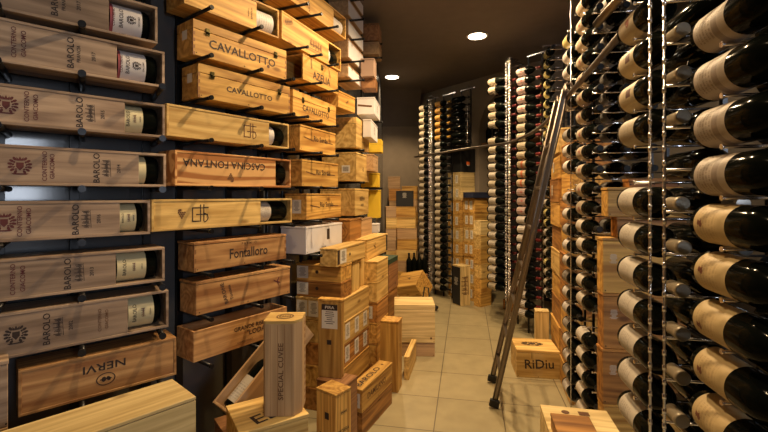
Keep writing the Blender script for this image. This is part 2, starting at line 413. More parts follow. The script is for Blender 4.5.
# ------------------------------------------------------------------ bottles
BR = .0415
PROF = [(0, .020), (.003, .038), (.010, .0415), (.168, .0415), (.184, .0402), (.199, .0355), (.213, .028), (.226, .0205), (.238, .0162), (.248, .0150)]
CAPP = [(.243, .0147), (.246, .0153), (.286, .0150), (.288, .0162), (.300, .0162), (.3015, .0145)]
def glass_mesh(seg):
    bm = bmesh.new(); lathe(bm, PROF, seg); return mesh('bottle_glass', bm, [GLASS])
def cap_mesh(c, seg):
    bm = bmesh.new(); lathe(bm, CAPP, seg); return mesh('capsule', bm, [CAPS[c]])
def lab_mesh(st, seg, x0=.024, x1=.128):
    bm = bmesh.new(); uv = bm.loops.layers.uv.new('UVMap')
    lathe(bm, [(x0, .0419), ((x0+x1)/2, .0419), (x1, .0419)], seg, 0, -1.75, 1.75, uv); return mesh('label', bm, [LABELS[st][0]])
GM, LM, KM = {}, {}, {}
NB = [0]
def bottle(label, loc, yaw, style='cream', cap='grey', seg=24, roll=0, scale=1.0, group=None, lr=(.024, .128), rot=None):
    NB[0] += 1
    if seg not in GM: GM[seg] = glass_mesh(seg)
    k = (style, seg, lr)
    if style != 'none' and k not in LM: LM[k] = lab_mesh(style, max(6, seg*2//3), *lr)
    k2 = (cap, seg)
    if k2 not in KM: KM[k2] = cap_mesh(cap, seg)
    o = obj('wine_bottle', GM[seg]); tag(o, label, 'bottle', group)
    o.location = loc; o.rotation_euler = rot if rot else (roll, 0, yaw); o.scale = scale if isinstance(scale, tuple) else (scale,)*3
    if style != 'none': obj('label', LM[k], o)
    obj('capsule', KM[k2], o)
    return o
ORD = ['topmost', '2nd from top', '3rd from top'] + ['%dth from top' % k for k in range(4, 21)] + ['21st from top', '22nd from top', '23rd from top'] + ['%dth from top' % k for k in range(24, 40)]

# ================================================================== THE ROOM
def tile_mat():
    m, nt, b = newmat('floor_tiles'); N = nt.nodes.new; L = nt.links.new
    tc = N('ShaderNodeTexCoord'); mp = N('ShaderNodeMapping'); L(tc.outputs['Object'], mp.inputs['Vector']); mp.inputs['Rotation'].default_value = (0, 0, math.radians(11)); mp.inputs['Location'].default_value = (.20, .02, 0)
    bt = N('ShaderNodeTexBrick'); bt.offset = 0; bt.inputs['Scale'].default_value = 1; bt.inputs['Brick Width'].default_value = .45; bt.inputs['Row Height'].default_value = .45
    bt.inputs['Mortar Size'].default_value = .004; bt.inputs['Mortar Smooth'].default_value = .3; bt.inputs['Bias'].default_value = 0
    bt.inputs['Color1'].default_value = (.40, .335, .19, 1); bt.inputs['Color2'].default_value = (.35, .295, .17, 1); bt.inputs['Mortar'].default_value = (.13, .10, .06, 1)
    L(mp.outputs[0], bt.inputs['Vector'])
    n = N('ShaderNodeTexNoise'); n.inputs['Scale'].default_value = 7; n.inputs['Detail'].default_value = 6; L(tc.outputs['Object'], n.inputs['Vector'])
    mr = N('ShaderNodeMapRange'); mr.inputs[3].default_value = .72; mr.inputs[4].default_value = 1.22; L(n.outputs['Fac'], mr.inputs[0])
    mx = N('ShaderNodeMix'); mx.data_type = 'RGBA'; mx.blend_type = 'MULTIPLY'; mx.inputs[0].default_value = 1; L(bt.outputs['Color'], mx.inputs[6]); L(mr.outputs[0], mx.inputs[7])
    L(mx.outputs[2], b.inputs['Base Color']); b.inputs['Roughness'].default_value = .42
    return m
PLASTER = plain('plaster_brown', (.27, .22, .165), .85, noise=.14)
CEILM = plain('plaster_ceiling', (.165, .135, .11), .8, noise=.12)
DARKWALL = plain('panel_dark', (.08, .082, .088), .13, .1)
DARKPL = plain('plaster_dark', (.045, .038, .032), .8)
bm = bmesh.new(); box(bm, -4, 4, -1.6, 8.2, -.06, 0, 0, 0); struct('floor', bm, tile_mat())
bm = bmesh.new(); box(bm, -4, 4, -1.6, 8.2, CEIL, CEIL+.08, 0, 0)
# curved cove where the ceiling meets the back wall
n = 8
pts = [(7.36, CEIL-.55)]+[(7.36-.55*(1-math.cos(a)), CEIL-.55+.55*math.sin(a)) for a in [i*math.pi/2/n for i in range(1, n+1)]]
vv = [[bm.verts.new((x, y, z)) for (y, z) in pts] for x in (-1.2, .62)]
for k in range(n): f = bm.faces.new((vv[0][k], vv[0][k+1], vv[1][k+1], vv[1][k])); f.smooth = True
struct('ceiling', bm, CEILM)

def wall_strip(bm, pts, z0, z1, th=.06, mi=0):
    """vertical slab following a polyline, thickness to its left side"""
    P = [Vector((x, y, 0)) for x, y in pts]
    for a, b in zip(P, P[1:]):
        d = (b-a).normalized(); nrm = Vector((-d.y, d.x, 0))*th
        q = [a-d*.0, b+d*.0, b+nrm, a+nrm]
        lo = [bm.verts.new((p.x, p.y, z0)) for p in q]; hi = [bm.verts.new((p.x, p.y, z1)) for p in q]
        for k in range(4): bm.faces.new((lo[k], lo[(k+1) % 4], hi[(k+1) % 4], hi[k])).material_index = mi
        bm.faces.new(hi).material_index = mi; bm.faces.new(lo[::-1]).material_index = mi
# section lines: the front plane of the boxes pegged to the left wall, which bends in four facets
S1 = line_at(150, 1.90, (1.067, 1)); S2 = line_at(193, 2.065, (.74, 1)); S3 = line_at(300, 2.69, (.42, 1)); S4 = line_at(356.4, 3.42, (.24, 1)); S5 = line_at(378, 4.0, (.12, 1))
def back(line, px, off):
    x, y = ray_on_line(px, line); d = line[1]; return (x-d[1]*off, y+d[0]*off)
def along(line, s, off=0):
    (x, y), d = line; return (x+d[0]*s-d[1]*off, y+d[1]*s+d[0]*off)
WOFF = .235
w1a = along(S1, -1.9, WOFF)
def isect(l1, l2, off, off2=None):
    (x1, y1) = along(l1, 0, off); d1 = l1[1]; (x2, y2) = along(l2, 0, off2 or off); d2 = l2[1]
    det = d1[0]*(-d2[1])+d2[0]*d1[1]; t = ((x2-x1)*(-d2[1])+d2[0]*(y2-y1))/det
    return (x1+d1[0]*t, y1+d1[1]*t)
i12, i23 = isect(S1, S2, WOFF), isect(S2, S3, WOFF)
W4 = .36
bm = bmesh.new(); p4a = along(S4, -.62, W4); wall_strip(bm, [w1a, i12, i23, isect(S3, S4, WOFF, W4), along(S4, .5, W4), (-.32, 4.4), (-.10, 5.2), (-.02, 7.36)], 0, CEIL, .06)
struct('wall_left', bm, DARKWALL)
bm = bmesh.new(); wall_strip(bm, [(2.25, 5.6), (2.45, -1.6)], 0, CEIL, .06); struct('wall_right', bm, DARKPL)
# back wall: one flat piece and one oblique piece with two arched niches
bm = bmesh.new(); wall_strip(bm, [(-.02, 7.36), (.62, 7.36)], 0, CEIL, .06)
A0 = Vector((.62, 7.36, 0)); dW = Vector((.6, -.8, 0)); nW = Vector((.8, .6, 0)); 
def wp(t, z, dep=0): p = A0+dW*t+nW*dep; return (p.x, p.y, z)
def arch(t0, t1, zs, n=12):
    r = (t1-t0)/2; rise = CEIL-.22-zs
    return [(t0+r-r*math.cos(math.pi*k/n), zs+rise*math.sin(math.pi*k/n)) for k in range(n+1)]
TW = 2.75
def wallface(bm):
    cols = [0, .08]; 
    for (t0, t1, zs) in ((.06, 1.18, 2.45), (1.34, 2.62, 2.45)):
        ar = arch(t0, t1, zs)
        for (ta, za), (tb, zb) in zip(ar, ar[1:]):
            bm.faces.new([bm.verts.new(wp(*q)) for q in ((ta, za), (tb, zb), (tb, CEIL), (ta, CEIL))])
            bm.faces.new([bm.verts.new(wp(*q)) for q in ((ta, za, 0), (tb, zb, 0), (tb, zb, .5), (ta, za, .5))])
        for tt in (t0, t1): bm.faces.new([bm.verts.new(wp(*q)) for q in ((tt, 0, 0), (tt, zs, 0), (tt, zs, .5), (tt, 0, .5))])
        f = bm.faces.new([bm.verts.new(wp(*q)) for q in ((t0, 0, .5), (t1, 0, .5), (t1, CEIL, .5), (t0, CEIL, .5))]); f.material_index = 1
    for a, b in ((0, .06), (1.18, 1.34), (2.62, TW)):
        bm.faces.new([bm.verts.new(wp(*q)) for q in ((a, 0), (b, 0), (b, CEIL), (a, CEIL))])
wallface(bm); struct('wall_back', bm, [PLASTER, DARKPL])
# wall behind the viewer with the window
bm = bmesh.new(); box(bm, -4, 1.4, -1.6, -1.52, 0, CEIL, 0, 0); box(bm, 1.9, 4, -1.6, -1.52, 0, CEIL, 0, 0); box(bm, 1.4, 1.9, -1.6, -1.52, 0, 1.1, 0, 0); box(bm, 1.4, 1.9, -1.6, -1.52, 2.4, CEIL, 0, 0)
struct('wall_front', bm, PLASTER)
m, nt, b = newmat('daylit_pane'); b.inputs['Emission Color'].default_value = (.8, .88, 1, 1); b.inputs['Emission Strength'].default_value = 5.0; b.inputs['Base Color'].default_value = (.6, .65, .7, 1)
bm = bmesh.new()
for i in range(2):
    for j in range(2): box(bm, 1.41+i*.24, 1.65+i*.24, -1.565, -1.56, 1.12+j*.65, 1.72+j*.65, 0, 0)
win = struct('window_1', bm, m)
bm = bmesh.new(); box(bm, 1.4, 1.9, -1.555, -1.53, 1.1, 1.14); box(bm, 1.4, 1.9, -1.555, -1.53, 2.36, 2.4); box(bm, 1.4, 1.44, -1.555, -1.53, 1.1, 2.4); box(bm, 1.86, 1.9, -1.555, -1.53, 1.1, 2.4); box(bm, 1.63, 1.67, -1.555, -1.53, 1.1, 2.4); box(bm, 1.4, 1.9, -1.555, -1.53, 1.71, 1.77)
fr = struct('window_frame', bm, BLACKM, win)
# downlight fittings
me_ = None
glow, nt, b = newmat('lamp_glow'); b.inputs['Emission Color'].default_value = (1, .86, .62, 1); b.inputs['Emission Strength'].default_value = 14
for i, (x, y, p, a) in enumerate(LAMPS):
    vis = i < 2
    bm = bmesh.new()
    n = 28; R0, R1 = .095, .118
    tube(bm, (0, 0, -.002), (0, 0, -.012), R1, 28, 0)
    o = obj('ceiling_downlight', bm, None, [plain('lamp_trim', (.55, .50, .42), .4)]); o.location = (x, y, CEIL)
    bm = bmesh.new(); tube(bm, (0, 0, -.0125), (0, 0, -.015), R0, 28, 0); obj('lamp_lens', bm, o, [glow])
    tag(o, ['round lit downlight in the ceiling above the ladder racks, nearer of the two in view', 'round lit downlight further back in the ceiling, left of the other'][i] if vis
        else ['round downlight in the ceiling over the middle of the aisle', 'round downlight over the near end of the peg wall', 'round downlight over the aisle beyond the crate stacks', 'round downlight behind the viewer near the window'][i-2], 'ceiling light', 'round ceiling downlights')

# ================================================================== LEFT WALL: pegs and boxes
PEGC = {}
def pegs(root_line, pxs, boxes, name, words, wall_off, prot=.09, r=.009, skew=0):
    """a peg rack: black uprights on the wall, pegs sticking out under every box"""
    (x0, y0), d = root_line
    root = bpy.data.objects.new('peg_rack', None); COL.objects.link(root); tag(root, words, 'rack')
    ox, oy = along(root_line, 0, wall_off); root.location = (ox, oy, 0); root.rotation_euler = (0, 0, math.atan2(d[1], d[0]))
    dist = wall_off
    k = ('peg', round(wall_off+prot, 3), r)
    if k not in PEGC:
        bm = bmesh.new(); tube(bm, (0, 0, 0), (0, -(wall_off+prot-.012), 0), r, 12); tube(bm, (0, -(wall_off+prot-.014), 0), (0, -(wall_off+prot), 0), r*1.25, 12)
        PEGC[k] = mesh('peg', bm, [BLACKM])
    for p in pxs:
        fx, fy = ray_on_line(p, root_line); s = (fx-x0)*d[0]+(fy-y0)*d[1]
        bm = bmesh.new(); box(bm, s-.018, s+.018, -.02, -.001, .05, CEIL-.05); obj('upright', bm, root, [BLACKM])
        for (rt, dims, xat) in boxes:
            bx, by = rt.location.x, rt.location.y; s0 = (bx-x0)*d[0]+(by-y0)*d[1]
            if s0+.02 < s < s0+dims[0]-.01:
                o = obj('peg', PEGC[k], root); o.location = (s+wall_off*math.tan(skew), 0, rt.location.z-r-.001); o.rotation_euler = (0, 0, -skew)
    return root
# --- section 1: long single-bottle boxes
SC = '@script'
def c1(row, pr, yt, yb, win, crest, ct, ba, year, sub='script', red=True, extra=None, L=.64, words='', sty='wax'):
    mk = []
    ink = 2 if red else 1
    if crest is not None: mk.append(('F', crest, .5, .085, 90 if False else 0, '@crest', ink))
    if ct: mk += [('F', ct[0], .5, .021, 90, 'CONTERNO', ink), ('F', ct[1], .5, .021, 90, 'GIACOMO', ink)]
    if ba: mk += [('F', ba[0], .5, .032, 90, 'BAROLO', 1), ('F', ba[1], .5, .07, 90, SC, 1) if sub == 'script' else ('F', ba[1], .5, .017, 90, sub, 1)]
    if year: mk.append(('F', year[0], .5, .019, 90, year[1], 1))
    if extra: mk += extra
    x, y = ray_on_line(pr, S1); sx, sy = x-S1[1][0]*L, y-S1[1][1]*L
    Z = sy; px = CX+sx/sy*F
    r = crate(words, px, Z, S1[1], yt=yt, yb=yb, L=L, D=.172, wood_='grey', kind='slide', marks=mk, window=win, line=None,
              group='long greyish boxes with bottle windows', H=hz(yt, y)-hz(yb, y), z0=hz(yb, y), cat='wooden box')
    R_, dims, xat = r
    # bottle lying behind the window; its base towards the right end
    u0 = dims[0]-.022; sc = (dims[2]-.025)/2/BR
    yy = BR*sc+.013
    loc = R_.matrix_basis @ Vector((u0, yy, .0115+BR*sc))
    lx1 = (u0-xat(win[1]))/sc; lx0 = (u0-xat(win[2]))/sc
    b_ = bottle('dark bottle with %s label in the %sbox window dated %s' % (LABELS[sty][1], 'topmost ' if row == 1 else '', year[1]), loc, math.atan2(S1[1][1], S1[1][0])+math.pi, sty, 'red', 32, math.pi, sc, 'bottles behind the box windows', (round(max(.02, lx0), 3), round(lx1, 3)))
    lab = b_.children[0]
    bm = bmesh.new(); x0_, x1_ = max(.02, lx0), lx1; w_ = x1_-x0_
    def wrap(what, xc, size, ac=0, mi=0, sy=1.0):
        if what.startswith('@'):
            if what not in EMB: EMB[what] = emblem(what[1:])
            V, Fc = EMB[what]
        else: V, Fc = txt(what)
        vs = []
        for p in V:
            th = -(p.x*size*sy/.0422)+ac; vs.append(bm.verts.new((xc+p.y*size, -.0423*math.cos(th), .0423*math.sin(th))))
        for f in Fc:
            try: bm.faces.new([vs[i] for i in f]).material_index = mi
            except Exception: pass
    if sty == 'edge':
        wrap('CONTERNO', x1_-.0075, .0085, 0, 1); wrap('BAROLO', x0_+w_*.66, .0125); wrap('@crest', x0_+w_*.36, .026); wrap('GIACOMO', x0_+w_*.10, .0055)
    elif w_ > .03:
        wrap('BAROLO', x1_-w_*.25, .0120 if w_ > .05 else .007); wrap('@script', x0_+w_*.42, .022, 0, 1); wrap('RISERVA', x0_+w_*.15, .0045)
    po = obj('printed_text', bm, lab, [INK, INKRED]); po['label'] = 'dark printed lettering'
    return r
sec1 = []
sec1.append(c1(1, 157.5, 7, 44, (109, 111, 143), None, None, (55, 64), (79, '2017'), 'FRANCIA', words='topmost long window box at left dated 2017', sty='edge'))
sec1.append(c1(2, 164.6, 52, 88, (117, 119, 147), 0, (14, 24), (71, 79), (94, '2017'), 'FRANCIA', words='long window box dated 2017, second from top at left', sty='edge'))
sec1.append(c1(3, 165, 105, 138, (125, 124, 144), 6, (27, 36), (80, 91), (103, '2015'), words='long window box dated 2015, third from top at left'))
sec1.append(c1(4, 166, 154, 187, (139, 136, 147), 20, (45, 52.5), (97, 107), (119, '2014'), words='long window box dated 2014, fourth from top at left'))
sec1.append(c1(5, 150.3, 200.3, 234, (120, 119, 149), 4, (20, 29), (76, 87), (99, '2016'), words='long window box dated 2016, fifth from top at left'))
sec1.append(c1(6, 164.7, 247, 281, (116, 118, 147), 0, (13, 23), (68, 80), (92, '2013'), words='long window box dated 2013, sixth from top at left'))
sec1.append(c1(7, 168.6, 290, 327, (128, 129, 155), 16, None, (47, 59), (71, '2002'), red=False, extra=[('F', 100, .5, .017, 90, 'CONTERNO', 3), ('F', 107, .5, .017, 90, 'GIACOMO', 3)], words='long greyish window box dated 2002, lowest of the window boxes at left', sty='wax'))
xr, yr = ray_on_line(176.4, S1)
sec1.append(crate('reddish pine box with upside-down lettering and oval stamp, under the window boxes', 18, 0, S1[1], line=S1, z0=hz(374.5, yr), H=hz(337, yr)-hz(374.5, yr), px2=176.4, D=.16, wood_='redpine', kind='slide',
                  marks=[('F', 105, .68, .045, 180, 'NERVI', 1, 1.3), ('F', 106, .36, .07, 0, '@oval', 1)]))
sec1.append(crate('topmost plain box end at the upper left, above the 2017 boxes', -60, 0, S1[1], line=S1, z0=hz(-4, 2.0), H=.15, px2=158, D=.15, wood_='grey', kind='slide'))
pegs(S1, [0, 82, 160], sec1, 'peg_rack', 'black wall peg rack carrying the long greyish window boxes at far left', WOFF, .085, .0115, math.radians(7.5))
# --- section 2
sec2 = []
def ds(rt, mul=1): return rt
LH = .045
x0_, y0_ = ray_on_line(207.8, S2)
r = crate('long honey-coloured box with a clear-wrapped bottle window, above the clasped boxes', 184, 0, S2[1], line=S2, z0=hz(12, y0_), H=.17, px2=279, D=.172, wood_='honey', kind='slide', window=(257, 257, 276),
          marks=[('F', 252, .5, .016, 90, 'BAROLO', 3), ('F', 249, .5, .012, 90, 'RISERVA', 3)]); sec2.append(r)
def winbottle(r, words, sty, sc, lr=(.03, .13), flip=True, cap='black', line=S2):
    R_, dims, xat = r; u0 = dims[0]-.02; sc = (min(dims[2], dims[1])-.030)/2/BR; sl = min(sc, (dims[0]-.05)/.305)
    loc = R_.matrix_basis @ Vector((u0, BR*sc+.014, .0117+BR*sc))
    return bottle(words, loc, math.atan2(line[1][1], line[1][0])+math.pi, sty, cap, 28, math.pi, (sl, sc, sc), None, lr)
winbottle(r, 'tissue-wrapped pale bottle in the window of the top honey-coloured box', 'white', 1.45, (.005, .10))
sec2.append(crate('large pine box with big dark lettering and two clasps, upper of the pair', 193, 0, S2[1], line=S2, yt=18, yb=54, px2=286.5, D=.155, wood_='honey', lidh=LH, fingers=True, clasps=(.13, .86), endhole=True,
                  marks=[('F', .50, .42, .062, 0, 'CAVALLOTTO', 1, 1.05), ('F', .77, .28, .02, 0, '@dot', 3)]))
sec2.append(crate('large pine box with smaller dark lettering and two clasps, lower of the pair', 198, 0, S2[1], line=S2, yt=62.5, yb=97, px2=290, D=.155, wood_='honey', lidh=LH, fingers=True, clasps=(.13, .86), endhole=True,
                  marks=[('F', .52, .42, .042, 0, 'CAVALLOTTO', 1, 1.1)]))
r = crate('long pale pine box with faint brown stamp and bottle window, under the clasped boxes', 166.7, 0, S2[1], line=S2, yt=103, yb=135.5, px2=289, D=.15, wood_='pine', kind='slide', window=(269.5, 270, 287),
          marks=[('F', 250, .5, .09, 0, '@monogram', 3)]); sec2.append(r)
winbottle(r, 'dark bottle with white label in the window of the pale box under the clasped boxes', 'white', 1.28, (.055, .13))
r = crate('orange swirl-grained box with upside-down lettering and bottle window', 175, 0, S2[1], line=S2, yt=149.7, yb=185.5, px2=291, D=.165, wood_='swirl', kind='slide', window=(276, 276, 289),
          marks=[('F', 228, .68, .052, 180, 'CASCINA FONTANA', 1, 1.0), ('F', 231, .30, .05, 180, '@grapes', 3)]); sec2.append(r)
winbottle(r, 'dark bottle with pale base label in the window of the swirl-grained box', 'white', 1.4, (.075, .14))
r = crate('long pale pine box with monogram and grapes stamp, touching the 2016 window box', 151.6, 0, S2[1], line=S2, yt=199.7, yb=232, px2=292, D=.15, wood_='pine', kind='slide', window=(261, 262, 276),
          marks=[('F', 200, .5, .095, 0, '@monogram', 1), ('F', 182, .5, .05, 0, '@grapes', 3)]); sec2.append(r)
winbottle(r, 'dark bottle with ivory label in the window of the monogram box', 'ivory', 1.3, (.09, .17))
sec2.append(crate('pine box with condensed dark lettering directly below the monogram box', 194, 0, S2[1], line=S2, yt=242.8, yb=272.8, px2=286, D=.155, wood_='redpine', fingers=True,
                  marks=[('F', .55, .46, .074, 0, 'Fontalloro', 1, .8), ('F', .55, .80, .02, 0, 'P R E M I O', 3)]))
sec2.append(crate('pale pine box with slanted side print and small red bird mark', 196, 0, S2[1], line=S2, yt=282.5, yb=316, px2=290, D=.155, wood_='redpine',
                  marks=[('F', .26, .5, .03, 105, 'BARONE', 1), ('F', .32, .5, .025, 105, 'Toscana', 1), ('F', .84, .5, .07, 0, '@bird', 2)]))
sec2.append(crate('open-topped box with dark script, lowest on the pegs behind the SPECIAL CUVEE box', 193.5, 0, S2[1], line=S2, yt=332, yb=363, px2=287, D=.16, wood_='redpine', kind='open',
                  marks=[('F', .60, .66, .032, 0, 'GRANDE RISERVA', 1), ('F', .66, .44, .04, 0, '"LODALI"', 1), ('F', .50, .18, .014, 0, 'CHARDONNAY', 3)]))
pegs(S2, [202, 252, 284], sec2, 'peg_rack', 'black wall peg rack carrying the clasped pine boxes and swirl-grained box', WOFF, .09)
# --- section 3
sec3 = []
xa, ya = ray_on_line(346, S3)
r = crate('pine box with open window end at the top, right of the honey-coloured window box', 286, 0, S3[1], line=S3, z0=hz(40, ya), H=.17, px2=346, D=.175, wood_='honey', kind='slide', window=(334, 334, 346), marks=[('F', 309, .5, .03, 100, 'BARBARESCO', 3)]); sec3.append(r)
winbottle(r, 'pale wrapped bottle base in the window of the highest pine box of the middle rack', 'white', 1.45, (.006, .12), line=S3)
r = crate('pine box with faint script and window end, just above the open-ended box', 281.8, 0, S3[1], line=S3, yt=10, yb=38.6, px2=341, D=.175, wood_='honey', kind='slide', window=(329, 329, 341), marks=[('F', .52, .45, .15, 0, SC, 3), ('F', .1, .75, .08, 20, SC, 3)]); sec3.append(r)
winbottle(r, 'dark bottle with white label in the window above the open-ended box', 'white', 1.4, (.07, .14), line=S3)
sec3.append(crate('pine box with large lettering and an open left end, on the middle pegs', 303, 0, S3[1], line=S3, yt=53, yb=79, px2=338, D=.17, wood_='honey', kind='endopen', clasps=(.5,), marks=[('F', .5, .34, .075, 0, 'AZELIA', 1, .95)]))
sec3.append(crate('clasped pine box with lettering beneath the open-ended box', 293, 0, S3[1], line=S3, yt=89, yb=115, px2=336, D=.16, wood_='honey', lidh=.045, clasps=(.2, .8), marks=[('F', .5, .40, .055, 0, 'CAVALLOTTO', 1, .95)]))
for i, (p, a, b_, p2) in enumerate(((300, 124, 150, 335.5), (302, 159, 186, 338), (306.6, 193.5, 220, 341))):
    sec3.append(crate('honey-coloured script-printed box, %s of the three stacked on pegs' % ['highest', 'middle', 'lowest'][i], p, 0, S3[1], line=S3, yt=a, yb=b_, px2=p2, D=.17, wood_='honey', group='three script-printed boxes',
                      marks=[('F', .55, .55, .05, 0, 'Rio Sordo', 1, .9), ('F', .22, .5, .12, 82, '@block', 3, .05), ('F', .78, .5, .12, 88, '@block', 3, .05)] + ([] if i != 2 else []),
                      stickers=[] if i != 2 else [('L', .55, .5, .07, .09)]))
sec3.append(crate('white box with a black emblem below the three script-printed boxes', 306, 0, S3[1], line=S3, yt=227, yb=254.7, px2=342, D=.20, wood_='white', axis='x', cat='box', name='gift_box', marks=[('F', .58, .62, .075, 0, '@block', 1, .5), ('F', .45, .12, .06, 0, SC, 1)]))
sec3.append(crate('honey-coloured box with dark knots right of the open-ended box', 338.5, 0, S3[1], line=S3, yt=90, yb=107, px2=355, D=.16, wood_='honey', marks=[('F', .5, .5, .05, 30, SC, 3)]))
pegs(S3, [297, 311, 328], sec3, 'peg_rack', 'black wall peg rack carrying the script-printed boxes and white gift box', WOFF, .085, .008)
# --- section 4
sec4 = []
S4W = line_at(348, 3.47, (.24, 1))
for i, (a, b_) in enumerate(((-22, -6), (-2, 14.5), (19, 34.5), (38, 57), (63.7, 76.5))):
    sec4.append(crate('white-fronted brown box, %s of five in the column beneath the ceiling' % ['highest', 'second highest', 'third', 'fourth', 'lowest'][i], 348, 0, S4[1], line=S4W, yt=a, yb=b_, px2=363, D=.17, wood_='tan', group='white-fronted boxes under the ceiling',
                      stickers=[('F', .5, .5, .30, (hz(a, 3.2)-hz(b_, 3.2))*.86, '@dot' if False else '@block')][:0]))
    R_, dims, xat = sec4[-1]; pb = bmesh.new(); box(pb, .006, dims[0]-.006, -.004, -.0005, .005, dims[2]-.016, 0, .001)
    po = obj('front_panel', pb, R_, [wd('white')]); po['label'] = 'white front panel'
sec4.append(crate('square case with small print on pegs, highest of three beside the script-printed boxes', 356.4, 0, S4[1], line=S4, yt=117, yb=147.5, px2=369, D=.30, wood_='pine', marks=[('F', .5, .5, .06, 0, '@grapes', 3), ('F', .5, .25, .02, 0, 'MONTE', 3)], lidh=.05))
sec4.append(crate('square case with printed side sticker on pegs, middle of three beside the script-printed boxes', 356.4, 0, S4[1], line=S4, yt=152, yb=181, px2=369, D=.30, wood_='pine', marks=[('F', .5, .45, .05, 0, '@crest', 3)], stickers=[('L', .70, .42, .07, .06, '@barcode')]))
sec4.append(crate('square case printed RISERVA on pegs, lowest of three beside the script-printed boxes', 355, 0, S4[1], line=S4, yt=188.5, yb=216, px2=368.5, D=.30, wood_='pine', marks=[('F', .5, .62, .05, 0, 'RISERVA', 1, .8), ('F', .5, .38, .03, 0, 'SASSO', 1)]))
sec4.append(crate('brown case under the RISERVA case, left one', 350, 0, S4[1], line=S4, yt=219.5, yb=246, px2=361, D=.26, wood_='orange'))
sec4.append(crate('tan case under the RISERVA case, right one', 361.5, 0, S4[1], line=S4, yt=219, yb=244, px2=372, D=.21, wood_='tan'))
pegs(S4, [353, 361], sec4, 'peg_rack', 'black wall peg rack carrying the square cases right of the script-printed boxes', W4, .03, .009)
# --- section 5: narrow column of boxes before the plain wall
sec5 = []
def s5(words, px, yt, yb, px2, D, w, **k):
    sec5.append(crate(words, px, 0, S5[1], line=S5, yt=yt, yb=yb, px2=px2, D=D, wood_=w, **k))
s5('pale tan box right under the ceiling at the far end of the peg wall', 378.5, 23, 40, 381.5, .15, 'brown')
sec5[-1][0]['label'] = 'pale tan box highest at the far end of the peg wall'
s5('second pale tan box high at the far end of the peg wall', 378.5, 41.5, 54, 381.5, .15, 'tan')
s5('pinkish box above the dark layered box at the far end of the peg wall', 374, 58, 76, 376.5, .12, 'pink')
s5('dark brown layered box under the pinkish box', 375, 78, 88, 377.5, .13, 'brown')
s5('white box with dark strap and printed side, upper of two', 374.5, 97, 114, 380, .16, 'white', cat='box', name='gift_box', marks=[('L', .45, .5, .13, 84, '@block', 3, .12), ('F', .5, .5, .08, 0, '@lines', 1)])
s5('white box with printed side, lower of two above the yellow boxes', 371, 119, 137, 377.5, .07, 'white', cat='box', name='gift_box', marks=[('F', .5, .5, .08, 0, '@lines', 1)])
s5('yellow box with overlapping lid, highest of the yellow boxes', 381, 139, 152, 383, .14, 'yellow', cat='box', name='gift_box', lidh=.05)
s5('tan case between the yellow boxes', 373.5, 154, 171, 378, .10, 'tan')
s5('yellow box under the tan case, middle of the yellow boxes', 378.5, 173, 187, 380, .17, 'yellow', cat='box', name='gift_box')
s5('tall yellow box, lowest of the yellow boxes', 379.5, 190, 218, 381, .12, 'yellow', cat='box', name='gift_box')
s5('pale grey box below the yellow boxes', 378, 224, 233, 380, .07, 'white', cat='box', name='gift_box')
pegs(S5, [379.6], sec5, 'peg_rack', 'black wall peg rack at the far end of the peg wall with yellow boxes', .19, .03)
# support under the lowest pegged ones of section 4/5 handled by pegs

# ================================================================== CRATE STACKS ON THE FLOOR
DA = (.36, 1)
def rows(words, n, px, Z, d, H, L, D, woods, group, z0=0, px2=None, jit=.012, stk=None, names=None, **k):
    out = []
    for i in range(n):
        j = random.uniform(-jit, jit)
        w = woods[i % len(woods)]
        nm = (names[i] if names else ('%s, %s' % (words, 'lowest' if i == 0 else ('topmost' if i == n-1 else '%s from the floor' % ['', '2nd', '3rd', '4th', '5th', '6th', '7th', '8th', '9th'][i]))))
        st = stk[i] if stk else ()
        r_ = crate(nm, px+j*40, Z, d, z0=z0+i*(H+.0005), H=H-.0015, L=L, px2=px2, D=D, wood_=w, group=group, stickers=st, **k)
        out.append(r_)
    return out
LBL3 = [('F', .17, .52, .075, .11), ('F', .5, .52, .075, .11), ('F', .83, .52, .075, .11)]
rows('pine case in the tall stack behind the white-labelled upright box', 5, 342, 2.85, DA, .157, None, .36, ['orange', 'honey', 'orange', 'pine', 'pine'], 'cases of the tall stack', px2=369,
     stk=[(), (), LBL3, LBL3, [('L', .14, .5, .085, .11), ('L', .40, .5, .085, .11)]], names=['pine case at the foot of the tall stack behind the branded-lid box', 'plain pine case, second from the floor in the tall stack', 'orange case with three paper labels, lower of the two labelled', 'pine case with three paper labels, upper of the two labelled', 'plain pine case on top of the two labelled cases'])
zt = 5*.1575
for i, w in enumerate(('orange', 'honey')):
    crate(['brown box with white label and black dot, lower of the two alike', 'brown box with white label and black dot, upper of the two alike'][i], 340.8, 2.86, DA, z0=zt+i*.1145, H=.114, px2=351.5, D=.345, wood_=w, axis='y',
          marks=[('L', .47, .55, .025, 0, '@dot', 1)], stickers=[('L', .14, .5, .09, .085)])
crate('narrow upright pine box standing behind the labelled brown boxes', 352.2, 3.07, DA, z0=zt, H=.2285, px2=359.5, D=.13, wood_='pine', axis='z', marks=[('F', .5, .5, .09, 0, '@ring', 3, .6)][:0])
crate('second upright pine box standing further back under the long pale box', 360, 3.26, DA, z0=zt, H=.2285, px2=368, D=.13, wood_='pine', axis='z')
crate('long pale pine box with white label lying on top of the tall stack', 336.7, 2.80, DA, z0=zt+.230, H=.122, px2=365.4, D=.125, wood_='pine', fingers=False,
      marks=[('F', .42, .5, .022, 0, '@dot', 1), ('F', .055, .5, .095, 0, '@block', 1, .35)], stickers=[('F', .20, .5, .10, .095)])
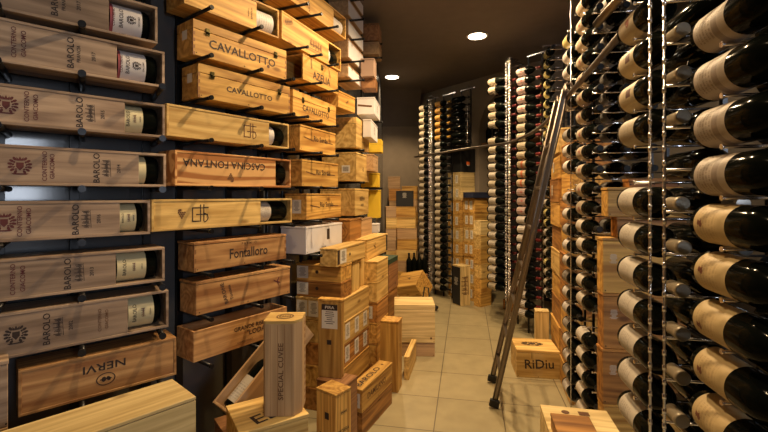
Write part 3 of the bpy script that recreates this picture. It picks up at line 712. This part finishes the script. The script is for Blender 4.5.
# second stack beyond
rows('small case in the stack beyond the tall stack', 6, 377, 3.32, (.3, 1), .162, None, .16, ['orange', 'honey', 'honey', 'orange', 'pine', 'pine'], 'cases of the second stack', px2=388, stk=[(), (), (), [('L', .5, .5, .08, .10)], (), ()],
     names=['honey case at the foot of the second stack behind the upright pine box', 'case second from the floor in the second stack', 'case third from the floor in the second stack', 'case with white label on its end in the second stack', 'case second from the top of the second stack', 'case topmost of the second stack, beneath the long open-ended pine box'])
crate('long pale pine box with a bird mark and open far end on the second stack', 366.8, 3.36, (.3, 1), z0=.977, H=.165, px2=387.5, D=.13, wood_='pine', marks=[('F', .35, .5, .09, 0, '@bird', 3), ('F', .95, .5, .14, 0, '@block', 5, .3)])  # far opening is a flat near-black block, its shade painted on the front
# third stack, brown with a green lid
rows('brown case in the third stack', 3, 389, 4.15, (.3, 1), .27, .34, .15, ['orange', 'orange', 'brown'], 'brown cases of the third stack',
     names=['lower brown case of the third stack by the aisle', 'middle brown case of the third stack by the aisle', 'upper brown case of the third stack with a dark green lid on it'])
crate('dark green flat box on top of the brown third stack', 389, 4.13, (.3, 1), z0=.812, H=.05, L=.34, D=.16, wood_='greencard', cat='box', name='gift_box')
# foreground: BAROLO pair
DBr = (.45, 1)
crate('dark honey box on the floor under the box with the burnt-lettered lid', 362.4, 2.60, DBr, z0=0, H=.146, px2=392, D=.10, wood_='orange', lidh=.02)
crate('pine box with burnt lettering on its lid lying near the aisle', 362.2, 2.60, DBr, z0=.147, H=.146, px2=392.2, D=.10, wood_='honey', marks=[('T', .40, .5, .062, 0, 'BAROLO', 1, 1.3), ('F', .45, .5, .055, 0, 'DAMILANO', 3), ('T', .86, .5, .02, 0, '@dot', 3)],
      stickers=[('L', .5, .5, .07, .09)])
# PIRA upright box
x_ = crate('tall upright pine box with black-topped white label by the tall stack', 341.5, 2.50, (.25, 1), z0=.405, H=.47, L=.05, D=.150, wood_='honey', axis='z', stickers=[('L', .5, .78, .10, .145, '@lines', 'PIRA')], marks=[('L', .48, .45, .028, 0, '@block', 1)])
crate('squat crate supporting the upright white-labelled box', 346, 2.42, (.45, 1), z0=0, H=.404, L=.14, D=.20, wood_='brown')
crate('pine case with brand marks on the floor left of the burnt-lettered box', 336, 2.18, (.75, 1), z0=0, H=.462, px2=351, D=.145, wood_='honey', axis='z', marks=[('F', .5, .76, .045, 0, SC, 1), ('L', .55, .72, .03, 90, '@block', 1, 1.2), ('F', .5, .55, .03, 0, 'MORRA', 1, .8), ('L', .3, .45, .05, 0, '@grapes', 1)])
# upright plain boxes by the aisle
crate('tall plain upright pine box beside the aisle', 398, 3.18, (.28, 1), z0=0, H=.54, L=.13, D=.14, wood_='honey', axis='z')
crate('small flat pine box standing on edge beside the tall upright box', 409, 3.40, (.22, 1), z0=0, H=.19, L=.42, D=.04, wood_='pine')
crate('lower case of the pale pair in the aisle centre', 394.3, 3.91, (1, -.03), z0=0, H=.13, L=.375, D=.3, wood_='tan')
crate('large pale case on top of the pair in the aisle centre', 394.3, 3.90, (1, -.03), z0=.131, H=.35, L=.378, D=.31, wood_='pale', lidh=.045, marks=[('F', .9, .12, .02, 0, '@dot', 3)])
# tipped open box with a black bag behind the pale case
r = crate('honey-coloured box tipped on its edge behind the pale case', 404, 5.75, (.80, -.60), z0=0, H=.30, L=.36, D=.30, wood_='honey', lidh=.03, marks=[('T', .55, .5, .09, 0, '@bird', 1)])
R_, dims, xat = r; bpy.context.view_layer.update()
R_.rotation_euler = (math.radians(33), math.radians(-14), R_.rotation_euler.z)
rm = R_.rotation_euler.to_matrix(); zmin = min((rm @ Vector((a*dims[0], b*dims[1], c*dims[2]))).z for a in (0, 1) for b in (0, 1) for c in (0, 1)); R_.location.z = -zmin+.002
bm = bmesh.new()
bmesh.ops.create_uvsphere(bm, u_segments=20, v_segments=12, radius=1)
for v in bm.verts:
    v.co = Vector((v.co.x*.15, v.co.y*.09, max(0, .04+v.co.z*.045+.015*math.sin(v.co.x*7)*math.cos(v.co.y*5))))
for f in bm.faces: f.smooth = True
bag = obj('black_bag', bm, None, [RUBBER]); bag.location = ((427-CX)/F*5.45, 5.45, 0); tag(bag, 'slack black bag lying on the floor by the tipped honey box', 'bag')
bm = bmesh.new(); sweep(bm, [(-.04, 0, .06), (-.05, .02, .17), (-.03, .02, .30), (.02, .02, .29), (.03, .01, .17), (.08, 0, .07)], .009, 8); obj('strap', bm, bag, [RUBBER])
for i in range(4):
    bx = (409+i*5.2-CX)/F*6.15
    bottle('dark bottle standing behind the tipped honey box, %s of four' % ['leftmost', 'second', 'third', 'rightmost'][i], (bx, 6.15+.02*(i % 2), .351), 0, 'none', 'black', 12, group='bottles standing behind the tipped box', rot=(0, -math.pi/2, 0))
crate('brown case holding up the dark bottles behind the tipped box', 404, 6.05, (1, -.03), z0=0, H=.35, L=.34, D=.2, wood_='brown')
# black-fronted carton before the far rack
r = crate('upright wooden carton with a black front panel before the far rack', 460.5, 5.65, (.9, .43), z0=0, H=.54, L=.165, D=.19, wood_='pale', axis='z', marks=[('F', .5, .5, .25, 90, SC, 3)])
R_, dims, xat = r; pb = bmesh.new(); box(pb, -.004, -.0005, .006, dims[1]-.006, .01, dims[2]-.02, 0, .001); put(pb, '@lines', 'L', dims[1]*.5, dims[2]*.6, .12, 0, dims, 1, eps=.0055)
po = obj('front_panel', pb, R_, [wd('blackcard'), PAPER]); po['label'] = 'black printed panel'
# --- back stacks, left
def brow(px, Z, d, n, H, L, D, woods, words, group, **k): return rows(words, n, px, Z, d, H, L, D, woods, group, jit=.02, **k)
brow(385.5, 6.3, (1, .05), 8, .165, .155, .3, ['pine', 'tan', 'tan'], 'case in the leftmost back stack by the plain wall', 'leftmost back stack')
brow(396.5, 6.42, (1, -.12), 8, .165, .30, .2, ['pine', 'honey', 'tan'], 'case in the wide back stack beneath the black box', 'wide back stack')
crate('black box on top of the wide back stack', 396, 6.42, (1, -.12), z0=8*.1655, H=.24, L=.26, D=.18, wood_='blackcard', cat='box', name='gift_box', marks=[('F', .5, .7, .09, 0, '@lines', 6)])
brow(402, 6.68, (1, -.12), 8, .205, .25, .2, ['tan', 'honey'], 'case in the back stack behind the black box', 'stack behind the black box')
brow(388.5, 6.93, (1, -.05), 9, .2, .20, .2, ['tan', 'orange', 'tan'], 'case in the rearmost back stack at the plain wall', 'rearmost back stack')
# --- back stacks, centre
DB_ = (.8, .6)
SL = [('L', .3, .5, .05, .12), ('L', .7, .5, .05, .12)]
rows('case in the back stack under the black speaker', 9, 461, 6.10, DB_, .2035, .30, .26, ['honey', 'pine', 'honey', 'honey', 'pine', 'honey', 'honey', 'pale', 'pale'], 'stack under the black speaker', stk=[SL]*9)
r = crate('black speaker cabinet with orange sticker on the back stack', 461, 6.09, DB_, z0=9*.204, H=.38, L=.31, D=.27, wood_='blackcard', cat='speaker', name='speaker_cabinet')
R_, dims, xat = r; sb = bmesh.new(); put(sb, '@block', 'F', .15, .13, .045, 0, dims, 0, eps=.003, sx=1.6); put(sb, '@block', 'F', .15, .10, .012, 0, dims, 1, eps=.0036, sx=5)
so = obj('sticker', sb, R_, [plain('sticker_orange', (.8, .16, .03), .5), PAPER]); so['label'] = 'orange and white sticker'
rows('case in the back stack holding the blue box', 7, 475, 5.90, DB_, .208, .29, .22, ['honey', 'pine', 'honey'], 'stack behind the blue box', stk=[SL]*7)
crate('flat dark blue box on the orange back stack', 473, 5.84, (.8, .5), z0=7*.2085, H=.08, L=.36, D=.2, wood_='navy', cat='box', name='gift_box')
rows('case in the stack beside the chained rack', 6, 481, 5.60, DB_, .192, .22, .12, ['honey', 'honey', 'pine', 'honey', 'pine', 'pale'], 'stack beside the chained rack')
crate('low wooden plank box behind the foot of the middle rack', 503, 5.55, (.32, -.95), z0=0, H=.13, L=.42, D=.12, wood_='orange')
# --- right side stacks
rows('wooden case in the tall stack behind the ladder', 10, 551, 3.90, (-.24, -1), .205, .46, .24, ['orange', 'honey', 'orange', 'honey', 'pine'], 'tall stack behind the ladder', jit=.03,
     marks=[('F', .35, .5, .06, 0, '@ring', 3)], stk=[(), (), (), (), (), (), (), [('F', .3, .5, .06, .09)], [('F', .3, .5, .06, .09)], ()])
rows('wooden case in the stack just left of the thin post', 9, 560.5, 3.41, (-.24, -1), .21, .42, .26, ['honey', 'orange', 'honey', 'orange', 'orange'], 'stack left of the thin post', jit=.03)
crate('pale box on the floor at the foot of the right-hand racks', 535.5, 3.92, (.97, -.24), z0=0, H=.42, L=.12, D=.10, wood_='pale', axis='z')
crate('pine case with handwriting on its front at the foot of the ladder', 516.7, 3.46, (1, -.14), z0=0, H=.225, px2=560.2, D=.30, wood_='pine', lidh=.02, marks=[('F', .52, .50, .105, 3, 'RiDiu', 1, 1.0), ('T', .45, .55, .11, 0, '@crest', 1, 2.0), ('F', .35, .82, .05, 0, '@block', 1, .06)], name='wooden_case')
H_ = [(603, 1.97, 0, .259, 'orange'), (603.5, 1.97, .260, .259, 'honey'), (602.5, 1.97, .520, .259, 'orange'), (603.2, 1.97, .780, .259, 'orange'), (602.8, 1.97, 1.040, .259, 'honey')]
for i, (p, Z, z, h, w) in enumerate(H_):
    crate('orange case in the stack behind the second bottle column, %s' % ['standing on the floor', 'second from the floor', 'third from the floor', 'fourth from the floor', 'fifth from the floor'][i], p, Z, (1, -.14), z0=z, H=h, L=.36, D=.075, wood_=w, group='case stack behind the second bottle column',
          marks=[('F', .13, .62, .05, 0, '@lines', 6, .9)] if i > 1 else [], stickers=[('F', .14, .78, .10, .022, '@block')][:0])
crate('short case near the top of the stack behind the second bottle column', 617, 1.97, (1, -.14), z0=1.3005, H=.097, L=.30, D=.075, wood_='orange')
crate('long honey case sticking out above the short case behind the second bottle column', 607.7, 1.96, (1, -.14), z0=1.3985, H=.137, L=.32, D=.08, wood_='honey')
crate('thin flat box topmost behind the second bottle column', 629, 1.97, (1, -.14), z0=1.5365, H=.04, L=.22, D=.07, wood_='orange')
# foreground right
crate('large pale case at the bottom right with another box on it', 556, 1.62, (.97, -.20), z0=.262, H=.245, L=.29, D=.38, wood_='pale', lidh=.02, marks=[('T', .35, .86, .035, 0, '@dot', 3), ('T', .62, .86, .035, 0, '@block', 3, 1.3)])
crate('tan case under the large pale case at the bottom right', 556, 1.62, (.97, -.20), z0=0, H=.261, L=.27, D=.38, wood_='tan')
crate('small orange box lying on the large pale case at the bottom right', 559, 1.63, (.97, -.20), z0=.508, H=.06, L=.15, D=.17, wood_='orange')
# foreground left
crate('large pale case at the bottom left under the reddish pine box', -20, 0, (.92, 1), line=line_at(196, 1.55, (.92, 1)), z0=.50, H=.257, px2=196, D=.22, wood_='pale', lidh=.012)
crate('tan case under the large pale case at the bottom left', -20, 0, (.92, 1), line=line_at(196, 1.55, (.92, 1)), z0=0, H=.499, px2=194, D=.22, wood_='tan')
crate('pale grey box cut off by the left edge beside the reddish pine box', -60, 0, (1.067, 1), line=line_at(8, 1.45, (1.067, 1)), z0=.70, H=.23, px2=8, D=.08, wood_='grey')
crate('tan case propping the pale grey box at the left edge', -60, 0, (1.067, 1), line=line_at(8, 1.45, (1.067, 1)), z0=0, H=.699, px2=7, D=.08, wood_='tan')
# SPECIAL CUVEE upright box with chamfered front
r0 = crate('pine case at the bottom edge holding the SPECIAL CUVEE box', 240, 1.62, (.85, .53), z0=.29, H=.29, L=.28, D=.25, wood_='pine', marks=[('T', .42, .28, .10, 12, 'EL', 1, 1.2)])
crate('brown case on the floor beneath the case holding SPECIAL CUVEE', 242, 1.64, (.85, .53), z0=0, H=.289, L=.27, D=.24, wood_='brown')
cz = .5815; Zc = 1.74
root = bpy.data.objects.new('wooden_wine_box', None); COL.objects.link(root); root.location = ((263-CX)/F*Zc, Zc, cz); root.rotation_euler = (0, 0, math.radians(2))
tag(root, 'tall upright chamfered box printed SPECIAL CUVEE standing on a pine case', 'wooden box')
WX, DX, HX, c_ = .155, .135, .395, .028
bm = bmesh.new()
poly = [(c_*.3, 0), (WX-c_, 0), (WX, c_*1.4), (WX, DX), (0, DX), (0, c_*.3)]
lo = [bm.verts.new((x, y, 0)) for x, y in poly]; hi = [bm.verts.new((x, y, HX-.012)) for x, y in poly]
for k in range(6): bm.faces.new((lo[k], lo[(k+1) % 6], hi[(k+1) % 6], hi[k]))
bm.faces.new(hi); bm.faces.new(lo[::-1])
for k in range(1, 5): box(bm, k*WX/5.2-.0008, k*WX/5.2+.0008, -.0008, .001, .002, HX-.016, 1, 0)
for k in range(12): box(bm, WX-.001, WX+.001, DX-.03, DX-.012, .02+k*.03, .035+k*.03, 1, 0)
put(bm, 'SPECIAL CUVEE', 'F', WX*.48, HX*.47, .030, 90, (WX, DX, HX), 2, sx=1.15, eps=.002)
obj('body', bm, root, [wd('tan', 'z'), ENDGRAIN, INKBROWN])
bm = bmesh.new(); lo = [bm.verts.new((x, y, HX-.0115)) for x, y in poly]; hi = [bm.verts.new((x, y, HX)) for x, y in poly]
for k in range(6): bm.faces.new((lo[k], lo[(k+1) % 6], hi[(k+1) % 6], hi[k]))
bm.faces.new(hi); bm.faces.new(lo[::-1]); put(bm, '@ring', 'T', WX*.5, DX*.5, .075, 0, (WX, DX, HX), 1); put(bm, SC, 'T', WX*.5, DX*.5, .05, 0, (WX, DX, HX), 1); obj('lid', bm, root, [wd('pine', 'x'), INKBROWN])
# tilted open box with a bottle in it
L_, D_, T_ = .52, .14, .13
root = bpy.data.objects.new('wooden_wine_box', None); COL.objects.link(root)
root.location = ((242-CX)/F*1.93, 1.93, .33)
P0 = Vector(((236-CX)/F*1.98, 1.98, hz(422, 1.98))); P1 = Vector(((300-CX)/F*2.25, 2.25, hz(339, 2.25)))
ax = (P1-P0).normalized(); up = Vector((-.35, -.45, .82)); yv = up.cross(ax).normalized(); zv = ax.cross(yv).normalized()
M3 = Matrix((ax, yv, zv)).transposed().to_4x4(); M3.translation = P0 - yv*D_*.5; root.matrix_world = M3
tag(root, 'open box leaning diagonally with a bottle inside, behind the SPECIAL CUVEE box', 'wooden box')
bm = bmesh.new(); t = .011
box(bm, 0, L_, 0, t, 0, T_); box(bm, 0, L_, D_-t, D_, 0, T_); box(bm, 0, t, t, D_-t, 0, T_); box(bm, L_-t, L_, t, D_-t, 0, T_); box(bm, t, L_-t, t, D_-t, 0, t)
put(bm, SC, 'L', D_*.5, T_*.55, .08, 0, (L_, D_, T_), 1); put(bm, 'LANGHE', 'L', D_*.5, T_*.3, .02, 0, (L_, D_, T_), 1)
obj('body', bm, root, [wd('tan'), INK])
b_ = bottle('dark bottle with ivory label lying in the leaning open box', (0, 0, 0), 0, 'ivory', 'black', 28, 0, 1.25)
mw = M3 @ Matrix.Translation((.018, D_/2, t+BR*1.25+.001)) @ Matrix.Rotation(math.radians(-90), 4, 'X') @ Matrix.Diagonal((1.25, 1.25, 1.25, 1)); b_.matrix_world = mw
crate('dark brown crate propping the leaning open box', 226, 2.02, (.8, .6), z0=0, H=.34, L=.25, D=.2, wood_='brown')

# ================================================================== BOTTLE RACKS
ROWP = .1
PEGM = {}
VIS = []
def rack(words, base, d, rowsz, ztop, deep=1, posts=2, chain=True, post_s=(.305, .318), post_y=(-.072, -.048), peglen=None, seg=24, zbot=0, bead=.0045):
    d = unit(*d); yaw = math.atan2(d[1], d[0])
    root = bpy.data.objects.new('wine_rack', None); COL.objects.link(root); root.location = (base[0], base[1], 0); root.rotation_euler = (0, 0, yaw); tag(root, words, 'wine rack')
    dl = .12*deep
    for s, y in zip(post_s, post_y):
        bm = bmesh.new(); tube(bm, (s, y, zbot), (s, y, ztop), .0030, 8)
        if chain:
            z = rowsz[0]-.10
            while z < ztop-.03:
                tube(bm, (s, y, z), (s, y, z+.012), bead, 8); z += .033
        obj('front_post', bm, root, [CHROME])
    for s in (.09, .262):
        bm = bmesh.new(); box(bm, s-.008, s+.008, dl-.05, dl-.038, zbot, ztop, 0, 0); obj('back_post', bm, root, [BLACKM])
    bm = bmesh.new(); box(bm, .07, .33, dl-.05, dl-.03, ztop, ztop+.012, 0, 0)
    for s, y in zip(post_s, post_y): box(bm, s-.006, s+.006, y-.004, dl-.03, ztop, ztop+.012, 0, 0)
    obj('top_bracket', bm, root, [CHROME])
    k = (deep, seg)
    if k not in PEGM:
        bm = bmesh.new(); tube(bm, (0, dl-.045, 0), (0, -.022, 0), .0034, 8); tube(bm, (0, -.022, 0), (0, -.026, 0), .0055, 8); PEGM[k] = mesh('peg', bm, [CHROME])
    for z in rowsz:
        for s, rr in ((.09, .0415), (.262, .0158)):
            o = obj('peg', PEGM[k], root); o.location = (s, 0, z-rr-.0042)
    return d, yaw
def fill(words, base, d, rowsz, styles, caps, deep=0, seg=24, skip=(), group=None, indiv=True, jitter=.006):
    """one column of bottles, listed from the top"""
    d = unit(*d); yaw = math.atan2(d[1], d[0]); n = 0
    for i, z in enumerate(sorted(rowsz, reverse=True)):
        if i in skip: continue
        st = styles(i) if callable(styles) else styles; cp = caps(i) if callable(caps) else caps
        s = random.uniform(-jitter, jitter)
        loc = (base[0]+d[0]*s-d[1]*.122*deep, base[1]+d[1]*s+d[0]*.122*deep, z)
        roll = random.uniform(-.25, .25)
        if indiv: bottle('bottle with %s label, %s %s' % (LABELS[st][1], ORD[n], words), loc, yaw, st, cp, seg, roll, 1, group)
        else: VIS.append((loc, yaw, st, cp, roll))
        n += 1
zr = lambda a, n: [a+ROWP*k for k in range(n)]
RD = (-.18, -1)
def far(x, y): d = unit(*RD); return (x-.3*d[0], y-.3*d[1])
rnd = lambda opts: (lambda i: random.choice(opts))
# nearest column
z = zr(1.04, 9); b0 = (.70, .905)
rack('chrome and black wine rack nearest the viewer on the right', b0, RD, zr(.34, 19), 2.3, 2, post_s=())
fill('in the nearest column at right edge', b0, RD, z, lambda i: 'linen' if i < 4 else 'crest', 'black', 0, 36, group='bottles of the nearest column')
fill('in the nearest column, second layer', b0, RD, z, 'none', 'cream', 1, 28, group='second layer of the nearest column')
z = zr(.78, 13); b1 = (.738, 1.255)
rack('chrome and black wine rack second from the viewer on the right', b1, RD, zr(.28, 19), 2.3, 2)
fill('in the second column from right edge', b1, RD, z[1:], lambda i: 'star' if i == 0 else 'square' if i < 3 else 'cream' if i == 3 else 'ivory', 'cream', 0, 32, skip=(4,), group='bottles of the second column')
fill('in the second column, second layer', b1, RD, z[1:], 'none', 'grey', 1, 24, group='second layer of the second column')
# third and fourth columns (thin post between)
z = zr(.33, 23); b2 = (1.116, 2.36)
rack('chrome and black wine rack third from the viewer, behind the case stack', b2, RD, z, 3.1, 3, chain=False, post_s=(), post_y=(-.025,))
for dp, wds in enumerate(('in the column left of the case stack', 'in the second layer left of the case stack', 'in the deepest layer left of the case stack')):
    fill(wds, b2, RD, z if dp == 0 else z[6+dp*2:], (lambda i: 'dotred' if i < 12 else 'ivory') if dp == 0 else 'grey', 'black', dp, 20, group='third column, layer %d' % (dp+1), skip=(17,) if dp == 0 else ())
z = zr(.28, 24); b3 = (1.198, 2.73)
rack('chrome and black wine rack with a thin front post before the tall case stack', b3, RD, z, 3.1, 1, chain=False, post_s=(.31,), post_y=(-.06,))
fill('in the column left of the thin post', b3, RD, z[:-1], lambda i: 'yellow' if i == 0 else 'white' if i % 3 else 'grey', 'black', 0, 20, skip=(5, 9), group='fourth column')
# yellow-labelled columns
z = zr(.52, 25); b4 = (1.67, 4.30); b5 = (1.775, 4.68)
rack('wine rack of yellow-labelled bottles, nearer half', b4, RD, z, 3.05, 2, chain=False, seg=12, post_s=())
rack('wine rack of yellow-labelled bottles, farther half', b5, RD, z, 3.05, 2, chain=False, seg=12, post_s=(.31,), post_y=(-.06,))
fill('in the nearer column behind the ladder', b4, RD, z, lambda i: 'yellow' if i < 10 else random.choice(('ivory', 'cream', 'yellow')), 'black', 0, 14, group='nearer yellow-labelled column')
fill('in the farther column behind the ladder', b5, RD, z, lambda i: 'yellow' if i < 18 else 'cream', 'black', 0, 14, group='farther yellow-labelled column')
# the oblique middle rack
DM = (.56, -.83); z = zr(.43, 25); z7 = zr(.23, 27); b6 = (1.25, 5.0); b7 = (1.46, 4.60)
rack('chained wine rack left of the ladder, left half', b6, DM, z, 3.0, 2, seg=12, post_s=(.31, .335), post_y=(-.065, -.045), bead=.012)
rack('chained wine rack left of the ladder, right half', b7, DM, z7, 3.0, 1, seg=12, post_s=(-.05, -.075), post_y=(-.06, -.05), bead=.012)
fill('in the left column of chained rack', b6, DM, z, lambda i: random.choice(('white', 'cream')) if i < 9 else ('ivory' if i % 4 else 'cream'), 'grey', 0, 14, skip=(2, 6), group='left column of the chained rack')
fill('in the right column of chained rack', b7, DM, z7, lambda i: 'rose' if i < 5 else 'cream' if i < 10 else 'redstripe' if i < 13 else 'rose' if i < 16 else 'white', 'red', 0, 14, skip=(), group='right column of the chained rack')
fill('', b6, DM, z, 'none', 'red', 1, 10, indiv=False)
# far rack
DF = (.6, -.8); z = zr(.14, 28); b8 = (.56, 6.54); b9 = (.772, 6.258); b10 = (.985, 5.975)
rack('far wine rack before the arched niche, left half', b8, DF, z, 2.97, 1, seg=12, bead=.012, post_s=(.28, .31), post_y=(-.065, -.06))
rack('far wine rack before the arched niche, right half', b9, DF, z, 2.97, 1, seg=12, post_s=(-.02,), post_y=(-.06,))
fill('in the right column of the far rack', b9, DF, z, lambda i: 'gold' if i < 6 else 'ivory' if i < 13 else 'cream', lambda i: 'gold' if i < 6 else 'black', 0, 12, group='right column of the far rack')
fill('', b8, DF, z, lambda i: 'cream' if i < 3 or i % 5 else 'white', 'grey', 0, 10, indiv=False)
z2 = [q for q in z if q > 2.22]
rack('short upper wine rack above the black speaker', b10, DF, z2, 2.97, 1, seg=12, post_s=(.31,), post_y=(-.05,), zbot=2.215)
fill('', b10, DF, z2, 'none', 'black', 0, 10, indiv=False)
# everything past the first 300 in one object
sm = [GLASS]+[LABELS[k][0] for k in ('cream', 'white')]+[CAPS[k] for k in ('grey', 'red', 'black')]
bm = bmesh.new(); uvl = bm.loops.layers.uv.new('UVMap')
proto = {}
for loc, yaw, st, cp, roll in VIS:
    n0 = len(bm.verts)
    lathe_bm = bm
    before = set(bm.verts)
    lathe(bm, PROF, 10, 0); 
    if st != 'none': lathe(bm, [(.024, .0422), (.128, .0422)], 8, {'cream': 1, 'white': 2}[st], -1.75, 1.75, uvl)
    lathe(bm, [(.243, .0155), (.30, .0162)], 8, {'grey': 3, 'red': 4, 'black': 5}[cp])
    m_ = Matrix.Translation(loc) @ Matrix.Rotation(yaw, 4, 'Z') @ Matrix.Rotation(roll, 4, 'X')
    nv = [v for v in bm.verts if v not in before]
    for v in nv: v.co = m_ @ v.co
o = obj('racked_wine_bottles', bm, None, sm); tag(o, 'remaining small dark bottles in the far rack and behind the chained rack', 'bottles', kind='stuff')
print('BOTTLES', NB[0], 'stuff', len(VIS), 'CRATES', len(CRATES))

# ================================================================== RAIL, LADDER, BACK SHELF
RH = hz(94, 2.33)
def rp(px, py): Z = (RH-CH)*F/(HY-py); return ((px-CX)/F*Z, Z, RH)
rail_pts = [rp(621, 34), rp(596, 63.5), rp(570, 94), rp(550, 118)]
a = Vector(rp(550, 118)); b = Vector(rp(536, 134)); c = Vector(rp(508, 143.0))
curve = [(a*(1-t)**2+b*2*t*(1-t)+c*t*t) for t in [k/8 for k in range(1, 9)]]
rail_pts += [tuple(p) for p in curve]+[rp(484, 146.2), rp(460, 149.6), rp(437, 153.5), rp(415, 157)]
bm = bmesh.new(); sweep(bm, rail_pts, .0135, 12)
o = obj('ladder_rail', bm, None, [STEEL]); tag(o, 'long steel ladder rail running past the bottle racks and bending to the back', 'rail')
bm = bmesh.new()
for p, q in (((1.457, 4.05), (.35, .1)),): pass
for p in (rail_pts[0], rail_pts[2], rail_pts[6]):
    bm = bmesh.new(); tube(bm, p, (p[0]+.13, p[1]-.02, p[2]), .006, 8); obj('bracket', bm, o, [STEEL])
bm = bmesh.new(); p, q = Vector(rp(597, 24)), Vector(rp(618, 0)); dd = (q-p); sweep(bm, [p, q, q+dd*.6], .0135, 12)
o = obj('ladder_rail', bm, None, [STEEL]); tag(o, 'short upper piece of steel ladder rail beside the star-labelled bottle', 'rail')
# ladder
f1, f2 = Vector((.770, 2.96, 0)), Vector((.857, 3.36, 0))
t1, t2 = Vector(rp(564.5, 95)), Vector(rp(556.5, 106))
root = bpy.data.objects.new('ladder', None); COL.objects.link(root); root.location = (f1+f2)/2; tag(root, 'steel ladder leaning against the rail on the right-hand racks', 'ladder')
O = root.location
wv = (f2-f1).normalized()
for f_, t_ in ((f1, t1), (f2, t2)):
    dd = (t_-f_).normalized(); nn = dd.cross(wv).normalized()
    bm = bmesh.new(); ext = t_+dd*.03
    for s in (-.014, .014): tube(bm, f_+nn*s+dd*.04-O, ext+nn*s-O, .0065, 10)
    m4 = Matrix((nn, wv, dd)).transposed().to_4x4()
    n0 = set(bm.verts); box(bm, -.014, .014, -.003, .003, .05, (ext-f_).length-.01, 0, 0)
    for v in bm.verts:
        if v not in n0: v.co = m4 @ v.co + (f_-O)
    obj('stile', bm, root, [STEEL])
    bm = bmesh.new(); n0 = set(bm.verts); box(bm, -.033, .033, -.015, .015, 0.012, .07, 0, .004)
    for v in bm.verts: v.co = m4 @ v.co + (f_-O)
    zmin = min(v.co.z for v in bm.verts)
    for v in bm.verts: v.co.z -= min(0, zmin)*0 + (zmin if v.co.z < zmin+.01 else 0)
    obj('rubber_foot', bm, root, [RUBBER])
    bm = bmesh.new(); sweep(bm, [ext-O, ext+Vector((.0, 0, .03))-O, ext+Vector((.03, 0, .035))-O, ext+Vector((.045, 0, .0))-O], .007, 8); obj('hook', bm, root, [STEEL])
for k in range(1, 8):
    a = f1.lerp(t1, k/8); b = f2.lerp(t2, k/8); bm = bmesh.new(); m = (a+b)/2-O; wv2 = (b-a).normalized(); L_ = (b-a).length/2-.004
    n0 = set(bm.verts); box(bm, -.012, .012, -L_, L_, -.009, .009, 0, .003)
    rotm = Matrix((Vector((wv2.y, -wv2.x, 0)).normalized(), wv2, Vector((0, 0, 1)))).transposed().to_4x4()
    for v in bm.verts: v.co = rotm @ v.co + m
    obj('tread', bm, root, [STEEL])
# shelf in the right niche with standing bottles
ps = Vector(wp(1.40, 0, 0)); pe = Vector(wp(2.1, 0, 0)); zs = hz(141, 6.0)
bm = bmesh.new()
q = [wp(1.36, zs, .02), wp(2.58, zs, .02), wp(2.58, zs, .45), wp(1.36, zs, .45)]
lo = [bm.verts.new((x, y, z_-.025)) for x, y, z_ in q]; hi = [bm.verts.new(p) for p in q]
for k in range(4): bm.faces.new((lo[k], lo[(k+1) % 4], hi[(k+1) % 4], hi[k]))
bm.faces.new(hi); bm.faces.new(lo[::-1]); o = obj('niche_shelf', bm, None, [wd('brown')]); tag(o, 'dark shelf across the right-hand arched niche', 'shelf')
for i, t in enumerate((1.42, 1.55, 1.66, 1.78, 1.9)):
    x, y, z_ = wp(t, zs+.001, .12)
    bottle('dark bottle standing upright on the niche shelf, %s of five' % ['leftmost', 'second from the left', 'middle', 'fourth from the left', 'rightmost'][i], (x, y, z_), 0, ['white', 'ivory', 'cream', 'rose', 'white'][i], ['gold', 'black', 'red', 'black', 'black'][i], 12, group='bottles on the niche shelf', rot=(0, -math.pi/2, math.radians(150)))
crate('small white carton hanging shelf-side below the niche shelf', 474, 5.9, (.6, -.8), z0=hz(141, 6.0)-.22, H=.12, L=.16, D=.1, wood_='white', cat='box', name='gift_box') if False else None
